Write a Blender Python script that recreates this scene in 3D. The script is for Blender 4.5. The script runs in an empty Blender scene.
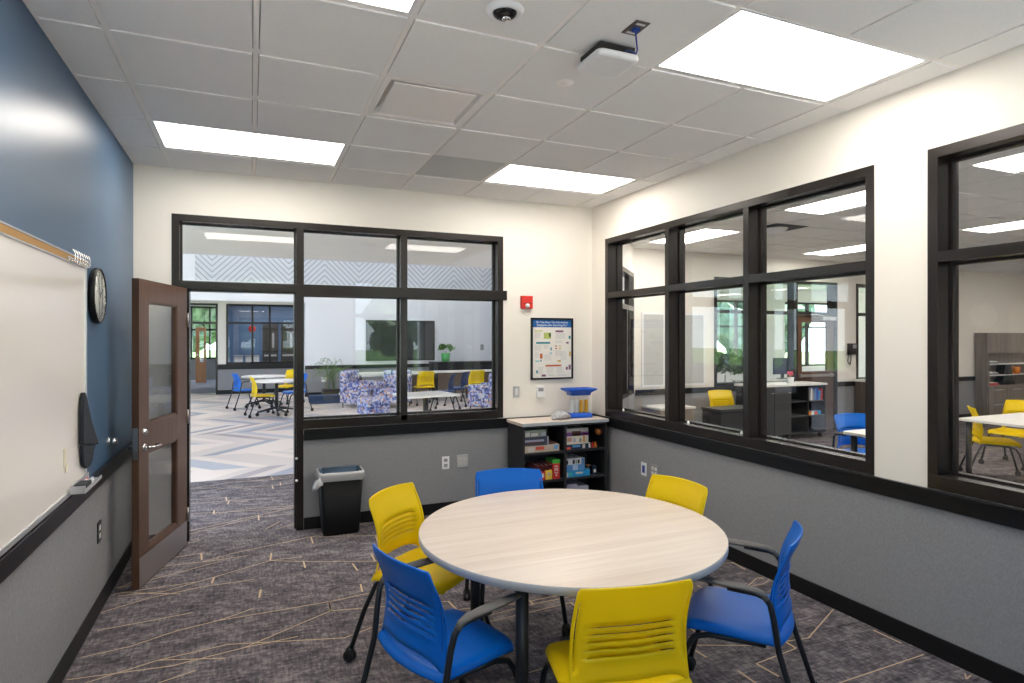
import bpy, bmesh, math, random
from mathutils import Vector, Matrix
PI = math.pi
SC = bpy.context.scene
COL = SC.collection

# ---------------------------------------------------------------- camera
cd = bpy.data.cameras.new('camera')
cam = bpy.data.objects.new('camera', cd)
COL.objects.link(cam)
cd.sensor_width = 36.0
cd.lens = 605.05 / 1024 * 36
cd.shift_x = 3.2 / 1024
cd.shift_y = -4.3 / 1024
cd.clip_start = 0.05
cd.clip_end = 300
cam.location = (0, 0, 1.662)
cam.rotation_euler = (PI / 2, 0, -0.4023)
SC.camera = cam
# ---------------------------------------------------------------- exposure
SC.view_settings.view_transform = 'Standard'
SC.view_settings.look = 'None'
SC.view_settings.gamma = 1.0
SC.view_settings.exposure = 0.0
SC.view_settings.use_curve_mapping = False
SC.cycles.use_denoising = True
SC.cycles.sample_clamp_indirect = 12.0
SC.cycles.max_bounces = 10
SC.cycles.diffuse_bounces = 8
SC.cycles.transparent_max_bounces = 24
# ---------------------------------------------------------------- world: bright hazy daylight
W = bpy.data.worlds.new('world')
SC.world = W
W.use_nodes = True
wn = W.node_tree
bg = wn.nodes['Background']
tc = wn.nodes.new('ShaderNodeTexCoord')
sp = wn.nodes.new('ShaderNodeSeparateXYZ')
rp = wn.nodes.new('ShaderNodeValToRGB')
wn.links.new(tc.outputs['Generated'], sp.inputs[0])
wn.links.new(sp.outputs['Z'], rp.inputs[0])
wn.links.new(rp.outputs[0], bg.inputs[0])
rp.color_ramp.elements[0].position = 0.0
rp.color_ramp.elements[0].color = (0.80, 0.92, 1.0, 1)
rp.color_ramp.elements[1].position = 0.7
rp.color_ramp.elements[1].color = (0.30, 0.58, 1.0, 1)
bg.inputs[1].default_value = 5.0
sn = bpy.data.lights.new('sun', 'SUN')
sn.energy = 46.0
sn.angle = 0.02
sn.color = (1.0, 0.95, 0.87)
so = bpy.data.objects.new('sun', sn)
so.rotation_euler = Vector((0.62, 0.30, 1.0)).to_track_quat('Z', 'Y').to_euler()
COL.objects.link(so)
# daylight openings are marked as light portals so the sky is sampled through them
def portal(loc, rot, sx, sy):
    l = bpy.data.lights.new('daylight_portal', 'AREA')
    l.shape = 'RECTANGLE'
    l.size = sx
    l.size_y = sy
    l.cycles.is_portal = True
    o = bpy.data.objects.new('daylight_portal', l)
    o.location = loc
    o.rotation_euler = rot
    COL.objects.link(o)
PANEL = 12.5        # radiance of the room's LED ceiling panels
PANEL_ADDED = 23.0  # radiance of the unseen panels added to light hall and blue room

# ================================================================ materials
def mat(name, col=(0.8, 0.8, 0.8), rough=0.5, metal=0.0, spec=0.5, noise=None, bump=None, emit=None):
    """noise=(scale(xyz), amount, colour2)  bump=(scale, strength, dist)"""
    m = bpy.data.materials.new(name)
    m.use_nodes = True
    nt = m.node_tree
    b = nt.nodes['Principled BSDF']
    b.inputs['Base Color'].default_value = (*col, 1)
    b.inputs['Roughness'].default_value = rough
    b.inputs['Metallic'].default_value = metal
    b.inputs['Specular IOR Level'].default_value = spec
    if noise or bump:
        t = nt.nodes.new('ShaderNodeTexCoord')
    if noise:
        sc, amt, c2 = noise
        mp = nt.nodes.new('ShaderNodeMapping')
        mp.inputs['Scale'].default_value = sc
        n = nt.nodes.new('ShaderNodeTexNoise')
        n.inputs['Scale'].default_value = 1.0
        n.inputs['Detail'].default_value = 6
        r = nt.nodes.new('ShaderNodeMapRange')
        r.inputs[1].default_value = 0.35
        r.inputs[2].default_value = 0.65
        r.inputs[4].default_value = amt
        mx = nt.nodes.new('ShaderNodeMix')
        mx.data_type = 'RGBA'
        mx.inputs[6].default_value = (*col, 1)
        mx.inputs[7].default_value = (*c2, 1)
        nt.links.new(t.outputs['Object'], mp.inputs[0])
        nt.links.new(mp.outputs[0], n.inputs['Vector'])
        nt.links.new(n.outputs['Fac'], r.inputs[0])
        nt.links.new(r.outputs[0], mx.inputs[0])
        nt.links.new(mx.outputs[2], b.inputs['Base Color'])
    if bump:
        sc, st, di = bump
        n2 = nt.nodes.new('ShaderNodeTexNoise')
        n2.inputs['Scale'].default_value = sc
        n2.inputs['Detail'].default_value = 3
        bp = nt.nodes.new('ShaderNodeBump')
        bp.inputs['Strength'].default_value = st
        bp.inputs['Distance'].default_value = di
        nt.links.new(t.outputs['Object'], n2.inputs['Vector'])
        nt.links.new(n2.outputs['Fac'], bp.inputs['Height'])
        nt.links.new(bp.outputs[0], b.inputs['Normal'])
    if emit:
        b.inputs['Emission Color'].default_value = (*emit[0], 1)
        b.inputs['Emission Strength'].default_value = emit[1]
    return m

def glass_mat(name, tint=(1, 1, 1), gain=1.0):
    m = bpy.data.materials.new(name)
    m.use_nodes = True
    nt = m.node_tree
    nt.nodes.clear()
    out = nt.nodes.new('ShaderNodeOutputMaterial')
    mx = nt.nodes.new('ShaderNodeMixShader')
    tr = nt.nodes.new('ShaderNodeBsdfTransparent')
    gl = nt.nodes.new('ShaderNodeBsdfGlossy')
    fr = nt.nodes.new('ShaderNodeFresnel')
    ge = nt.nodes.new('ShaderNodeNewGeometry')
    ma = nt.nodes.new('ShaderNodeMath')
    ma.operation = 'MULTIPLY_ADD'
    ma.inputs[1].default_value = 1 / 1.5 - 1.5
    ma.inputs[2].default_value = 1.5
    g2 = nt.nodes.new('ShaderNodeMath')
    g2.operation = 'MULTIPLY'
    g2.inputs[1].default_value = gain
    tr.inputs[0].default_value = (*tint, 1)
    gl.inputs['Roughness'].default_value = 0.0
    nt.links.new(ge.outputs['Backfacing'], ma.inputs[0])
    nt.links.new(ma.outputs[0], fr.inputs[0])
    nt.links.new(fr.outputs[0], g2.inputs[0])
    nt.links.new(g2.outputs[0], mx.inputs[0])
    nt.links.new(tr.outputs[0], mx.inputs[1])
    nt.links.new(gl.outputs[0], mx.inputs[2])
    nt.links.new(mx.outputs[0], out.inputs[0])
    return m

def panel_mat(name, col, strength):
    m = bpy.data.materials.new(name)
    m.use_nodes = True
    nt = m.node_tree
    nt.nodes.clear()
    out = nt.nodes.new('ShaderNodeOutputMaterial')
    e = nt.nodes.new('ShaderNodeEmission')
    e.inputs[0].default_value = (*col, 1)
    e.inputs[1].default_value = strength
    nt.links.new(e.outputs[0], out.inputs[0])
    return m

def wood_mat(name, c1, c2, scale, rough, rot=0.0):
    m = bpy.data.materials.new(name)
    m.use_nodes = True
    nt = m.node_tree
    b = nt.nodes['Principled BSDF']
    b.inputs['Roughness'].default_value = rough
    t = nt.nodes.new('ShaderNodeTexCoord')
    mp = nt.nodes.new('ShaderNodeMapping')
    mp.inputs['Scale'].default_value = scale
    mp.inputs['Rotation'].default_value = (0, 0, rot)
    n = nt.nodes.new('ShaderNodeTexNoise')
    n.inputs['Scale'].default_value = 1
    n.inputs['Detail'].default_value = 8
    n.inputs['Roughness'].default_value = 0.65
    n.inputs['Distortion'].default_value = 0.6
    r = nt.nodes.new('ShaderNodeValToRGB')
    r.color_ramp.elements[0].position = 0.35
    r.color_ramp.elements[0].color = (*c1, 1)
    r.color_ramp.elements[1].position = 0.68
    r.color_ramp.elements[1].color = (*c2, 1)
    nt.links.new(t.outputs['Object'], mp.inputs[0])
    nt.links.new(mp.outputs[0], n.inputs['Vector'])
    nt.links.new(n.outputs['Fac'], r.inputs[0])
    nt.links.new(r.outputs[0], b.inputs['Base Color'])
    return m

def blotch_mat(name, cols, scale, rough=0.7):
    """small scattered blotches of several colours (printed upholstery, box art)"""
    m = bpy.data.materials.new(name)
    m.use_nodes = True
    nt = m.node_tree
    b = nt.nodes['Principled BSDF']
    b.inputs['Roughness'].default_value = rough
    t = nt.nodes.new('ShaderNodeTexCoord')
    v = nt.nodes.new('ShaderNodeTexVoronoi')
    v.inputs['Scale'].default_value = scale
    s = nt.nodes.new('ShaderNodeSeparateColor')
    r = nt.nodes.new('ShaderNodeValToRGB')
    r.color_ramp.interpolation = 'CONSTANT'
    while len(r.color_ramp.elements) < len(cols):
        r.color_ramp.elements.new(0.5)
    for i, c in enumerate(cols):
        r.color_ramp.elements[i].position = i / len(cols)
        r.color_ramp.elements[i].color = (*c, 1)
    nt.links.new(t.outputs['Object'], v.inputs['Vector'])
    nt.links.new(v.outputs['Color'], s.inputs[0])
    nt.links.new(s.outputs[0], r.inputs[0])
    nt.links.new(r.outputs[0], b.inputs['Base Color'])
    return m

M = {}
M['wall'] = mat('wall_paint_cream', (0.84, 0.795, 0.725), 0.45, bump=(220, 0.05, 0.002))
M['wall_hall'] = mat('wall_paint_hall', (0.82, 0.82, 0.86), 0.5)
M['blue'] = mat('wall_paint_blue', (0.054, 0.122, 0.222), 0.36, spec=0.7, bump=(160, 0.06, 0.002))
M['bluefar'] = mat('wall_paint_blue_far', (0.07, 0.13, 0.24), 0.5)
M['fabric'] = mat('wainscot_fabric', (0.235, 0.235, 0.245), 0.85, noise=((190, 190, 70), 0.45, (0.37, 0.37, 0.385)), bump=(400, 0.25, 0.002))
M['tile'] = mat('ceiling_tile', (0.90, 0.885, 0.865), 0.9, noise=((90, 90, 90), 0.22, (0.78, 0.765, 0.75)), bump=(150, 0.15, 0.003))
M['grid'] = mat('ceiling_grid', (0.92, 0.88, 0.84), 0.5)
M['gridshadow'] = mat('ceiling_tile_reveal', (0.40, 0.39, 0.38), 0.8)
M['black'] = mat('black_trim', (0.006, 0.006, 0.007), 0.40, spec=0.32)
M['frame'] = mat('bronze_frame', (0.026, 0.021, 0.019), 0.27, metal=0.35)
M['glass'] = glass_mat('clear_glass', (0.985, 0.995, 0.99), 0.85)
M['door'] = wood_mat('door_wood', (0.082, 0.040, 0.022), (0.130, 0.066, 0.038), (26, 26, 1.2), 0.35)
M['orangewood'] = wood_mat('orange_wood', (0.30, 0.13, 0.05), (0.42, 0.19, 0.08), (20, 20, 1.2), 0.4)
M['steel'] = mat('brushed_steel', (0.50, 0.48, 0.46), 0.30, metal=0.95)
M['chrome'] = mat('satin_chrome', (0.70, 0.70, 0.70), 0.18, metal=1.0)
M['alu'] = mat('aluminium', (0.66, 0.66, 0.67), 0.35, metal=0.7)
M['yellow'] = mat('yellow_plastic', (0.95, 0.72, 0.008), 0.36, spec=0.35)
_nt = M['yellow'].node_tree
_tl = _nt.nodes.new('ShaderNodeBsdfTranslucent'); _tl.inputs[0].default_value = (1.0, 0.86, 0.08, 1)
_mx = _nt.nodes.new('ShaderNodeMixShader'); _mx.inputs[0].default_value = 0.42
_nt.links.new(_nt.nodes['Principled BSDF'].outputs[0], _mx.inputs[1]); _nt.links.new(_tl.outputs[0], _mx.inputs[2])
_nt.links.new(_mx.outputs[0], _nt.nodes['Material Output'].inputs[0])
M['bluepl'] = mat('blue_plastic', (0.0, 0.125, 0.55), 0.36, spec=0.28)
M['leg'] = mat('charcoal_tube', (0.022, 0.025, 0.030), 0.38, metal=0.3)
M['arm'] = mat('arm_pad', (0.10, 0.095, 0.09), 0.5)
M['rubber'] = mat('black_rubber', (0.008, 0.008, 0.008), 0.5)
M['hub'] = mat('caster_hub', (0.03, 0.10, 0.13), 0.4)
M['tabletop'] = wood_mat('tabletop_laminate', (0.61, 0.51, 0.43), (0.72, 0.63, 0.545), (0.9, 22, 22), 0.38, rot=0.12)
M['edge'] = mat('table_edge', (0.42, 0.44, 0.47), 0.4)
M['whitetop'] = mat('white_laminate', (0.78, 0.76, 0.72), 0.35)
M['cab'] = mat('charcoal_cabinet', (0.022, 0.022, 0.025), 0.5, spec=0.35)
M['cabdoor'] = mat('charcoal_cabinet_door', (0.050, 0.052, 0.058), 0.40)
M['taupe'] = wood_mat('taupe_wood', (0.17, 0.14, 0.12), (0.27, 0.23, 0.20), (22, 22, 1.0), 0.45)
M['white'] = mat('white_plastic', (0.82, 0.82, 0.82), 0.35)
M['offwhite'] = mat('offwhite_plastic', (0.72, 0.70, 0.66), 0.4)
M['board'] = mat('whiteboard_enamel', (0.90, 0.85, 0.79), 0.16, spec=0.6)
M['greyboard'] = mat('grey_tackboard', (0.50, 0.50, 0.49), 0.7)
M['tan'] = mat('cork_strip', (0.58, 0.34, 0.13), 0.8, noise=((300, 300, 300), 0.6, (0.40, 0.22, 0.08)))
M['grey'] = mat('grey_plastic', (0.30, 0.30, 0.31), 0.5)
M['dgrey'] = mat('dark_grey_felt', (0.012, 0.016, 0.022), 0.75)
M['red'] = mat('red_plastic', (0.62, 0.03, 0.02), 0.4)
M['cblue'] = mat('cable_blue', (0.01, 0.05, 0.30), 0.4)
M['toyblue'] = mat('toy_blue', (0.004, 0.085, 0.52), 0.35)
M['toyyellow'] = mat('toy_yellow', (0.95, 0.50, 0.02), 0.4)
M['clearpl'] = glass_mat('clear_plastic', (0.95, 0.96, 0.97), 1.2)
M['bin'] = mat('black_bin', (0.003, 0.003, 0.003), 0.55, spec=0.25)
M['bag'] = mat('bag_film', (0.42, 0.42, 0.42), 0.22, spec=0.8)
M['bagin'] = mat('bag_inside', (0.08, 0.13, 0.19), 0.3)
M['leaf'] = mat('leaf_green', (0.07, 0.20, 0.035), 0.5, noise=((30, 30, 30), 0.7, (0.16, 0.30, 0.06)))
M['tree'] = mat('tree_leaves', (0.075, 0.12, 0.07), 0.9, spec=0.1, noise=((3.5, 3.5, 3.5), 0.9, (0.24, 0.31, 0.22)))
M['bark'] = mat('tree_bark', (0.10, 0.07, 0.05), 0.9)
M['grass'] = mat('grass', (0.07, 0.13, 0.04), 0.9, spec=0.1, noise=((2, 2, 2), 0.6, (0.10, 0.17, 0.07)))
M['screen'] = mat('dark_screen', (0.008, 0.012, 0.012), 0.08, spec=0.8)
M['blackdoor'] = mat('black_door', (0.018, 0.013, 0.011), 0.4)
M['print'] = blotch_mat('floral_print', [(0.10, 0.13, 0.35), (0.50, 0.50, 0.60), (0.16, 0.20, 0.50), (0.62, 0.58, 0.60), (0.45, 0.26, 0.20), (0.05, 0.07, 0.20), (0.36, 0.40, 0.66)], 24)
M['navy'] = mat('navy_fabric', (0.015, 0.045, 0.11), 0.8)
M['navypl'] = mat('navy_plastic', (0.02, 0.05, 0.16), 0.4)
M['terracotta'] = mat('planter_black', (0.02, 0.018, 0.017), 0.5)
M['potgreen'] = mat('pot_green', (0.10, 0.42, 0.12), 0.4)
M['pinkflower'] = mat('pink_flowers', (0.65, 0.08, 0.14), 0.6)
M['orange'] = mat('orange_plastic', (0.85, 0.25, 0.02), 0.4)
M['paper'] = mat('paper', (0.80, 0.77, 0.72), 0.7)
M['hdr'] = mat('poster_blue', (0.005, 0.11, 0.38), 0.5)
M['txt'] = mat('ink_white', (0.85, 0.88, 0.92), 0.6)
M['panel'] = panel_mat('led_diffuser', (1.0, 0.935, 0.85), PANEL)
M['panelnext'] = panel_mat('led_diffuser_neighbour', (1.0, 0.94, 0.87), PANEL * 1.5)
M['panelhall'] = panel_mat('led_diffuser_hall', (0.97, 0.97, 1.0), PANEL_ADDED)

def carpet_mat():
    m = bpy.data.materials.new('carpet_heather')
    m.use_nodes = True
    nt = m.node_tree
    b = nt.nodes['Principled BSDF']
    b.inputs['Roughness'].default_value = 0.95
    b.inputs['Specular IOR Level'].default_value = 0.15
    t = nt.nodes.new('ShaderNodeTexCoord')
    def noise(scale, det, rot=0.0):
        mp = nt.nodes.new('ShaderNodeMapping')
        mp.inputs['Scale'].default_value = scale
        mp.inputs['Rotation'].default_value = (0, 0, rot)
        n = nt.nodes.new('ShaderNodeTexNoise')
        n.inputs['Scale'].default_value = 1
        n.inputs['Detail'].default_value = det
        n.inputs['Roughness'].default_value = 0.7
        nt.links.new(t.outputs['Object'], mp.inputs[0])
        nt.links.new(mp.outputs[0], n.inputs['Vector'])
        return n
    n1 = noise((14, 60, 1), 5, 0.35)
    n2 = noise((60, 14, 1), 5, 0.2)
    n3 = noise((5.0, 9, 1), 4, 0.3)
    ad = nt.nodes.new('ShaderNodeMath'); ad.operation = 'ADD'
    nt.links.new(n1.outputs['Fac'], ad.inputs[0]); nt.links.new(n2.outputs['Fac'], ad.inputs[1])
    ad2 = nt.nodes.new('ShaderNodeMath'); ad2.operation = 'ADD'
    nt.links.new(ad.outputs[0], ad2.inputs[0]); nt.links.new(n3.outputs['Fac'], ad2.inputs[1])
    r = nt.nodes.new('ShaderNodeValToRGB')
    mr = nt.nodes.new('ShaderNodeMapRange')
    mr.inputs[1].default_value = 1.22
    mr.inputs[2].default_value = 1.78
    nt.links.new(ad2.outputs[0], mr.inputs[0])
    nt.links.new(mr.outputs[0], r.inputs[0])
    e = r.color_ramp.elements
    e[0].position = 0.0; e[0].color = (0.038, 0.034, 0.041, 1)
    e[1].position = 1.0; e[1].color = (0.27, 0.235, 0.237, 1)
    x = e.new(0.5); x.color = (0.114, 0.101, 0.110, 1)
    nt.links.new(r.outputs[0], b.inputs['Base Color'])
    return m
M['carpet'] = carpet_mat()
M['carpetline'] = mat('carpet_tan_line', (0.54, 0.40, 0.26), 0.95, spec=0.1)

def chevron_floor():
    m = bpy.data.materials.new('chevron_vinyl')
    m.use_nodes = True
    nt = m.node_tree
    b = nt.nodes['Principled BSDF']
    b.inputs['Roughness'].default_value = 0.38
    t = nt.nodes.new('ShaderNodeTexCoord')
    s = nt.nodes.new('ShaderNodeSeparateXYZ')
    nt.links.new(t.outputs['Object'], s.inputs[0])
    pp = nt.nodes.new('ShaderNodeMath'); pp.operation = 'PINGPONG'
    pp.inputs[1].default_value = 1.05
    nt.links.new(s.outputs['Y'], pp.inputs[0])
    k = nt.nodes.new('ShaderNodeMath'); k.operation = 'MULTIPLY_ADD'
    k.inputs[1].default_value = 0.85
    nt.links.new(pp.outputs[0], k.inputs[0]); nt.links.new(s.outputs['X'], k.inputs[2])
    sn = nt.nodes.new('ShaderNodeMath'); sn.operation = 'MULTIPLY'; sn.inputs[1].default_value = 4.6
    nt.links.new(k.outputs[0], sn.inputs[0])
    wn_ = nt.nodes.new('ShaderNodeMath'); wn_.operation = 'FLOOR'
    nt.links.new(sn.outputs[0], wn_.inputs[0])
    cell = nt.nodes.new('ShaderNodeMath'); cell.operation = 'FLOOR'
    dv = nt.nodes.new('ShaderNodeMath'); dv.operation = 'DIVIDE'; dv.inputs[1].default_value = 1.05
    nt.links.new(s.outputs['Y'], dv.inputs[0]); nt.links.new(dv.outputs[0], cell.inputs[0])
    cb = nt.nodes.new('ShaderNodeCombineXYZ')
    nt.links.new(wn_.outputs[0], cb.inputs[0]); nt.links.new(cell.outputs[0], cb.inputs[1])
    wh = nt.nodes.new('ShaderNodeTexWhiteNoise')
    nt.links.new(cb.outputs[0], wh.inputs[0])
    r = nt.nodes.new('ShaderNodeValToRGB')
    r.color_ramp.interpolation = 'CONSTANT'
    e = r.color_ramp.elements
    e[0].position = 0; e[0].color = (0.72, 0.62, 0.56, 1)
    e[1].position = 0.46; e[1].color = (0.60, 0.52, 0.48, 1)
    for p, c in ((0.74, (0.27, 0.29, 0.36, 1)), (0.84, (0.40, 0.41, 0.47, 1)), (0.93, (0.34, 0.29, 0.31, 1))):
        q = e.new(p); q.color = c
    nt.links.new(wh.outputs[0], r.inputs[0])
    nt.links.new(r.outputs[0], b.inputs['Base Color'])
    return m
M['chevron'] = chevron_floor()

def chevron_wall():
    """grey acoustic panel with a slanted groove pattern"""
    m = bpy.data.materials.new('chevron_panel')
    m.use_nodes = True
    nt = m.node_tree
    b = nt.nodes['Principled BSDF']
    b.inputs['Roughness'].default_value = 0.8
    t = nt.nodes.new('ShaderNodeTexCoord')
    s = nt.nodes.new('ShaderNodeSeparateXYZ')
    nt.links.new(t.outputs['Object'], s.inputs[0])
    pp = nt.nodes.new('ShaderNodeMath'); pp.operation = 'PINGPONG'; pp.inputs[1].default_value = 0.95
    nt.links.new(s.outputs['X'], pp.inputs[0])
    a = nt.nodes.new('ShaderNodeMath'); a.operation = 'ADD'
    nt.links.new(pp.outputs[0], a.inputs[0]); nt.links.new(s.outputs['Z'], a.inputs[1])
    f = nt.nodes.new('ShaderNodeMath'); f.operation = 'MULTIPLY'; f.inputs[1].default_value = 6.5
    nt.links.new(a.outputs[0], f.inputs[0])
    g = nt.nodes.new('ShaderNodeMath'); g.operation = 'FRACT'
    nt.links.new(f.outputs[0], g.inputs[0])
    r = nt.nodes.new('ShaderNodeValToRGB')
    r.color_ramp.interpolation = 'CONSTANT'
    e = r.color_ramp.elements
    e[0].position = 0; e[0].color = (0.36, 0.37, 0.42, 1)
    e[1].position = 0.25; e[1].color = (0.66, 0.67, 0.73, 1)
    nt.links.new(g.outputs[0], r.inputs[0])
    nt.links.new(r.outputs[0], b.inputs['Base Color'])
    return m
M['chevwall'] = chevron_wall()

# ================================================================ mesh helpers
class MB:
    def __init__(self, mtx=None):
        self.bm = bmesh.new()
        self.m = mtx or Matrix.Identity(4)
    def v(self, p):
        return self.bm.verts.new(self.m @ Vector(p))
    def f(self, vs, mi=0, smooth=False):
        try:
            fc = self.bm.faces.new(vs)
        except ValueError:
            return None
        fc.material_index = mi
        fc.smooth = smooth
        return fc
    def box(self, x0, x1, y0, y1, z0, z1, mi=0):
        V = [self.v((x, y, z)) for z in (z0, z1) for x, y in ((x0, y0), (x1, y0), (x1, y1), (x0, y1))]
        for q in ((3, 2, 1, 0), (4, 5, 6, 7), (0, 1, 5, 4), (1, 2, 6, 5), (2, 3, 7, 6), (3, 0, 4, 7)):
            self.f([V[i] for i in q], mi)
        return self
    def cbox(self, c, s, mi=0):
        return self.box(c[0] - s[0] / 2, c[0] + s[0] / 2, c[1] - s[1] / 2, c[1] + s[1] / 2, c[2] - s[2] / 2, c[2] + s[2] / 2, mi)
    def prism(self, poly, z0, z1, mi=0, smooth=False, axis='z'):
        def P(a, b, c):
            return (a, b, c) if axis == 'z' else ((a, c, b) if axis == 'y' else (c, a, b))
        lo = [self.v(P(a, b, z0)) for a, b in poly]
        hi = [self.v(P(a, b, z1)) for a, b in poly]
        self.f(list(reversed(lo)), mi)
        self.f(hi, mi)
        n = len(poly)
        for i in range(n):
            self.f([lo[i], lo[(i + 1) % n], hi[(i + 1) % n], hi[i]], mi, smooth)
        return self
    def tube(self, pts, r, seg=10, mi=0, rb=None, cap=True, up=None):
        """swept tube; r may be a list; rb = second radius (oval section)"""
        pts = [Vector(p) for p in pts]
        n = len(pts)
        rs = r if isinstance(r, (list, tuple)) else [r] * n
        rbs = rb if isinstance(rb, (list, tuple)) else [rb if rb else rs[i] for i in range(n)]
        rings = []
        pu = Vector(up) if up else None
        for i, p in enumerate(pts):
            d = (pts[min(i + 1, n - 1)] - pts[max(i - 1, 0)]).normalized()
            if pu is None:
                pu = Vector((0, 0, 1)) if abs(d.z) < 0.9 else Vector((1, 0, 0))
            sd = d.cross(pu)
            if sd.length < 1e-5:
                sd = d.cross(Vector((0.3, 1, 0.2)))
            sd.normalize()
            u = sd.cross(d).normalized()
            pu = u
            rings.append([self.v(p + sd * math.cos(2 * PI * k / seg) * rs[i] + u * math.sin(2 * PI * k / seg) * rbs[i]) for k in range(seg)])
        for a, b in zip(rings, rings[1:]):
            for k in range(seg):
                self.f([a[k], a[(k + 1) % seg], b[(k + 1) % seg], b[k]], mi, True)
        if cap:
            self.f(list(reversed(rings[0])), mi)
            self.f(rings[-1], mi)
        return self
    def lathe(self, prof, c=(0, 0, 0), seg=24, mi=0, axis='z', smooth=True):
        def P(r, a, z):
            x, y = r * math.cos(a), r * math.sin(a)
            q = (x, y, z) if axis == 'z' else ((x, z, y) if axis == 'y' else (z, x, y))
            return (q[0] + c[0], q[1] + c[1], q[2] + c[2])
        rings = []
        for r, z in prof:
            if r < 1e-6:
                rings.append([self.v(P(0, 0, z))])
            else:
                rings.append([self.v(P(r, 2 * PI * k / seg, z)) for k in range(seg)])
        for a, b in zip(rings, rings[1:]):
            for k in range(seg):
                k2 = (k + 1) % seg
                if len(a) == 1 and len(b) == 1:
                    continue
                if len(a) == 1:
                    self.f([a[0], b[k2], b[k]], mi, smooth)
                elif len(b) == 1:
                    self.f([a[k], a[k2], b[0]], mi, smooth)
                else:
                    self.f([a[k], a[k2], b[k2], b[k]], mi, smooth)
        return self
    def build(self, name, mats, parent=None, bevel=0, solid=None, label=None, sub=0):
        bmesh.ops.recalc_face_normals(self.bm, faces=self.bm.faces)
        me = bpy.data.meshes.new(name)
        self.bm.to_mesh(me)
        self.bm.free()
        for mm in (mats if isinstance(mats, (list, tuple)) else [mats]):
            me.materials.append(M[mm] if isinstance(mm, str) else mm)
        o = bpy.data.objects.new(name, me)
        COL.objects.link(o)
        if parent:
            o.parent = parent
        if solid:
            md = o.modifiers.new('solid', 'SOLIDIFY')
            md.thickness = solid
            md.offset = 0
        if sub:
            md = o.modifiers.new('sub', 'SUBSURF')
            md.levels = sub
            md.render_levels = sub
        if bevel:
            md = o.modifiers.new('bevel', 'BEVEL')
            md.width = bevel
            md.segments = 2
            md.limit_method = 'ANGLE'
        if label:
            o['label'] = label
        return o

def tag(o, label, cat, group=None):
    o['label'] = label
    o['category'] = cat
    if group:
        o['group'] = group
    return o
def thing(name, label, cat, loc=(0, 0, 0), rz=0.0, group=None):
    o = bpy.data.objects.new(name, None)
    o.empty_display_size = 0.1
    COL.objects.link(o)
    o.location = loc
    o.rotation_euler = (0, 0, rz)
    return tag(o, label, cat, group)
def struct(o):
    o['kind'] = 'structure'
    return o
def sroot(name, loc=(0, 0, 0), rz=0.0):
    o = bpy.data.objects.new(name, None)
    o.empty_display_size = 0.1
    COL.objects.link(o)
    o.location = loc
    o.rotation_euler = (0, 0, rz)
    return struct(o)
KIDS = {}
def dup(root, loc, rz, label, group=None, cat=None):
    def rec(o, parent):
        c = o.copy()
        COL.objects.link(c)
        c.parent = parent
        for ch in kids(o):
            rec(ch, c)
        return c
    r = rec(root, None)
    r.location = loc
    r.rotation_euler = (0, 0, rz)
    r['label'] = label
    if group:
        r['group'] = group
    return r
def kids(o):
    if o.name not in KIDS:
        KIDS[o.name] = [x for x in COL.objects if x.parent == o]
    return KIDS[o.name]
def text(body, loc, rot, size, m, parent, name='lettering', ext=0.0004, align='CENTER', sx=1.0):
    c = bpy.data.curves.new(name, 'FONT')
    c.body = body
    c.size = size
    c.extrude = ext
    c.align_x = align
    c.align_y = 'CENTER'
    c.materials.append(M[m])
    tmp = bpy.data.objects.new(name, c)
    COL.objects.link(tmp)
    me = bpy.data.meshes.new_from_object(tmp.evaluated_get(bpy.context.evaluated_depsgraph_get()))
    bpy.data.objects.remove(tmp)
    o = bpy.data.objects.new(name, me)
    COL.objects.link(o)
    o.parent = parent
    o.location = loc
    o.rotation_euler = rot
    o.scale = (sx, 1, 1)
    return o

# ================================================================ dimensions of the room
XL, XR, YB, YR, H = -0.85, 3.291, 5.506, -0.35, 3.021
WT = 0.165
T = 0.6096
GX0, GY0 = -0.59, 4.957         # ceiling grid line origin

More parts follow.
